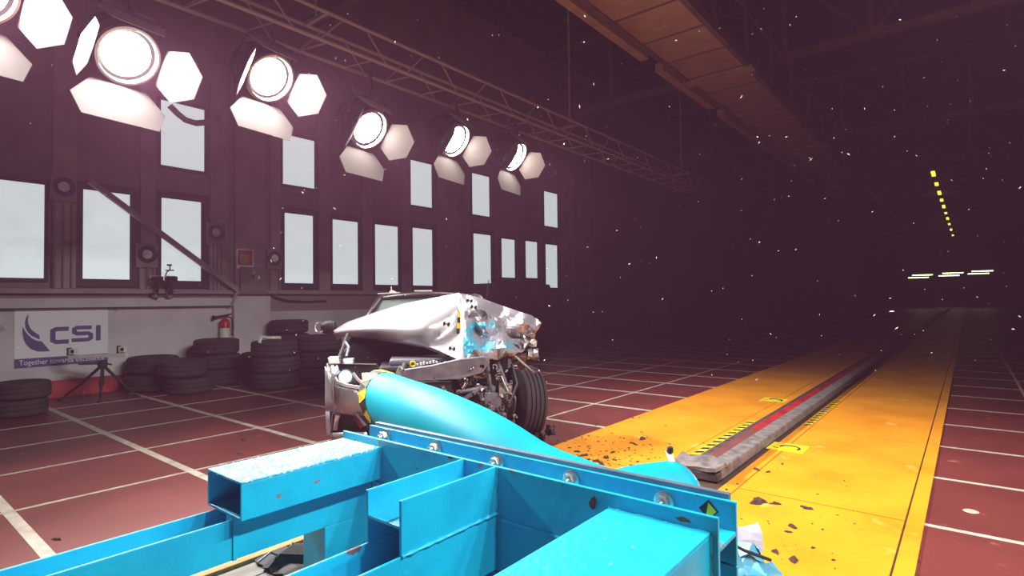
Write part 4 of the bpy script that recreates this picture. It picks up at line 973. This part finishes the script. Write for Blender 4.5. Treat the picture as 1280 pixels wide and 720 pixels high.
for k in range(4): 
    p, q = PD(903 + k * 4, 722 - k * 6, 2.05), PD(907 + k * 4, 716 - k * 6, 2.05); MB().bar(p - tpz.location, q - tpz.location, .03, .004, (1, 1, 0)).build('tape_piece', 'hazard_yellow' if k % 2 else 'hazard_black', tpz)

# ------------------------------------------------------------------ debris on the floor
random.seed(99)
def chunk(seed):
    random.seed(seed); n = 7; pts = []
    mb = MB(); ring = [Vector((math.cos(2 * math.pi * k / n) * random.uniform(.5, 1.1), math.sin(2 * math.pi * k / n) * random.uniform(.25, .6), 0)) for k in range(n)]
    up_ = [p * random.uniform(.3, .85) + Vector((0, 0, random.uniform(.15, .5))) for p in ring]
    mb.add(ring + up_, [tuple(range(n))[::-1], tuple(range(n, 2 * n))] + [(k, (k + 1) % n, n + (k + 1) % n, n + k) for k in range(n)]); return mb.mesh('debris_piece')
chunks = [chunk(s) for s in range(8)]
spec = [(567 + 380, 628, 15), (945, 630, 9), (955, 628, 7), (991, 659, 11), (1009, 636, 8), (969, 630, 9), (985, 665, 6), (1016, 685, 6), (960, 590, 5), (946, 587, 8), (978, 580, 4), (1047, 644, 3), (1004, 634, 7), (970, 690, 10), (992, 700, 12), (1042, 700, 5),
        (803, 549, 8), (790, 554, 6), (795, 556, 4), (786, 560, 4), (765, 566, 6), (758, 572, 8), (768, 575, 5), (745, 577, 9), (752, 580, 7), (735, 575, 6), (728, 570, 8), (720, 574, 7), (722, 565, 6), (790, 582, 6), (797, 577, 4), (811, 574, 4), (780, 548, 3), (736, 545, 4), (748, 552, 3), (712, 560, 4), (706, 552, 3), (825, 583, 5),
        (1148, 699, 4), (1118, 716, 3), (305, 549, 7), (299, 566, 6), (70, 672, 9), (922, 605, 3), (1058, 608, 2), (1022, 618, 3), (908, 612, 4), (1028, 662, 4)]
for k, (px, py, s) in enumerate(spec):
    p = PZ(px, py, .0125); Dd = (p - CAM).dot(Fc); o = link('debris_piece', chunks[k % 8], 'debris_brown'); o.location = p
    sz = s * Dd / 700; o.scale = (sz, sz, sz * .7); o.rotation_euler = (0, 0, random.uniform(0, 6.28))
    red = px < 400 or px > 1110
    own = {0: 'largest brown fragment on the yellow plate near the barrier corner', 3: 'long dark fragment in the middle of the right yellow plate', 4: 'dark fragment beside the pale fragment on the right yellow plate', 9: 'dark round lump beside the rail end', 13: 'brown fragment touching the crumpled blue panel',
           14: 'long brown fragment at the lower edge of the yellow plate', 7: 'narrow dark fragment right of the crumpled panel', 16: 'ragged brown fragment farthest from the barrier left of the rail', 40: 'dark fragment on red floor left of the crashed car', 41: 'small dark fragment on red floor above the left box beam', 42: 'dark scrap at the foot of the thick white line, lower left', 38: 'dark scrap on the red floor beside the yellow edge'}.get(k)
    if own: o.location.z = 0 if red else .0125; tag(o, own, 'debris', 'fragments on the red floor' if red else 'fragments on the yellow floor')
    elif red: o.location.z = .0; tag(o, 'dark fragment lying on the red floor', 'debris', 'fragments on the red floor')
    else: tag(o, 'dark brown fragment of car debris on the yellow floor', 'debris', 'fragments on the yellow floor')
# fine crumbs
random.seed(123); m = MB()
def crumb(p, s):
    a = random.uniform(0, 6.28); d_ = Vector((math.cos(a), math.sin(a), 0)); e_ = Vector((-d_.y, d_.x, 0)) * random.uniform(.2, .7)
    m.add([p - d_ * s, p + e_ * s, p + d_ * s, p - e_ * s, p + Vector((0, 0, s * .5))], [(0, 1, 4), (1, 2, 4), (2, 3, 4), (3, 0, 4), (3, 2, 1, 0)])
for k in range(420):
    if k < 270: px, py = random.gauss(752, 42), random.gauss(570, 14)
    elif k < 360: px, py = random.uniform(690, 900), random.uniform(520, 590)
    else: px, py = random.uniform(900, 1080), random.gauss(650, 36)
    if py < 515: continue
    p = PZ(px, min(py, 716), .0125); Dd = (p - CAM).dot(Fc); crumb(p, random.choice((.8, 1, 1.2, 2.2)) * Dd / 700)
tag(m.build('debris_crumbs', 'debris_brown'), 'fine dark crumbs scattered over the yellow plates', 'debris', kind='stuff')
# fragments still flying through the air
m = MB(); random.seed(77)
for k in range(330):
    px = random.uniform(330, 1275) if k % 8 else random.uniform(20, 400); py = random.uniform(10, 480)
    if not (0 < px < 1280 and 4 < py < 560): continue
    D_ = random.uniform(2.6, 6.5); p = PD(px, py, D_); s = random.choice((.3, .4, .4, .5, .6, 1.1)) * D_ / 700
    if p.z < .1 or p.x < WX + .5: continue
    d_ = Vector((random.gauss(0, 1), random.gauss(0, 1), random.gauss(0, 1))).normalized() * s * random.uniform(1, 3); u_, w_, _ = basis(d_)
    m.add([p - d_, p + d_, p + u_ * s * .7, p + w_ * s * .7 - u_ * s * .5, p - w_ * s * .7 - u_ * s * .5], [(0, 2, 3), (0, 3, 4), (0, 4, 2), (1, 3, 2), (1, 4, 3), (1, 2, 4)])
tag(m.build('flying_fragments', 'fragment_white'), 'tiny pale fragments flying through the air after the impact', 'debris', kind='stuff')
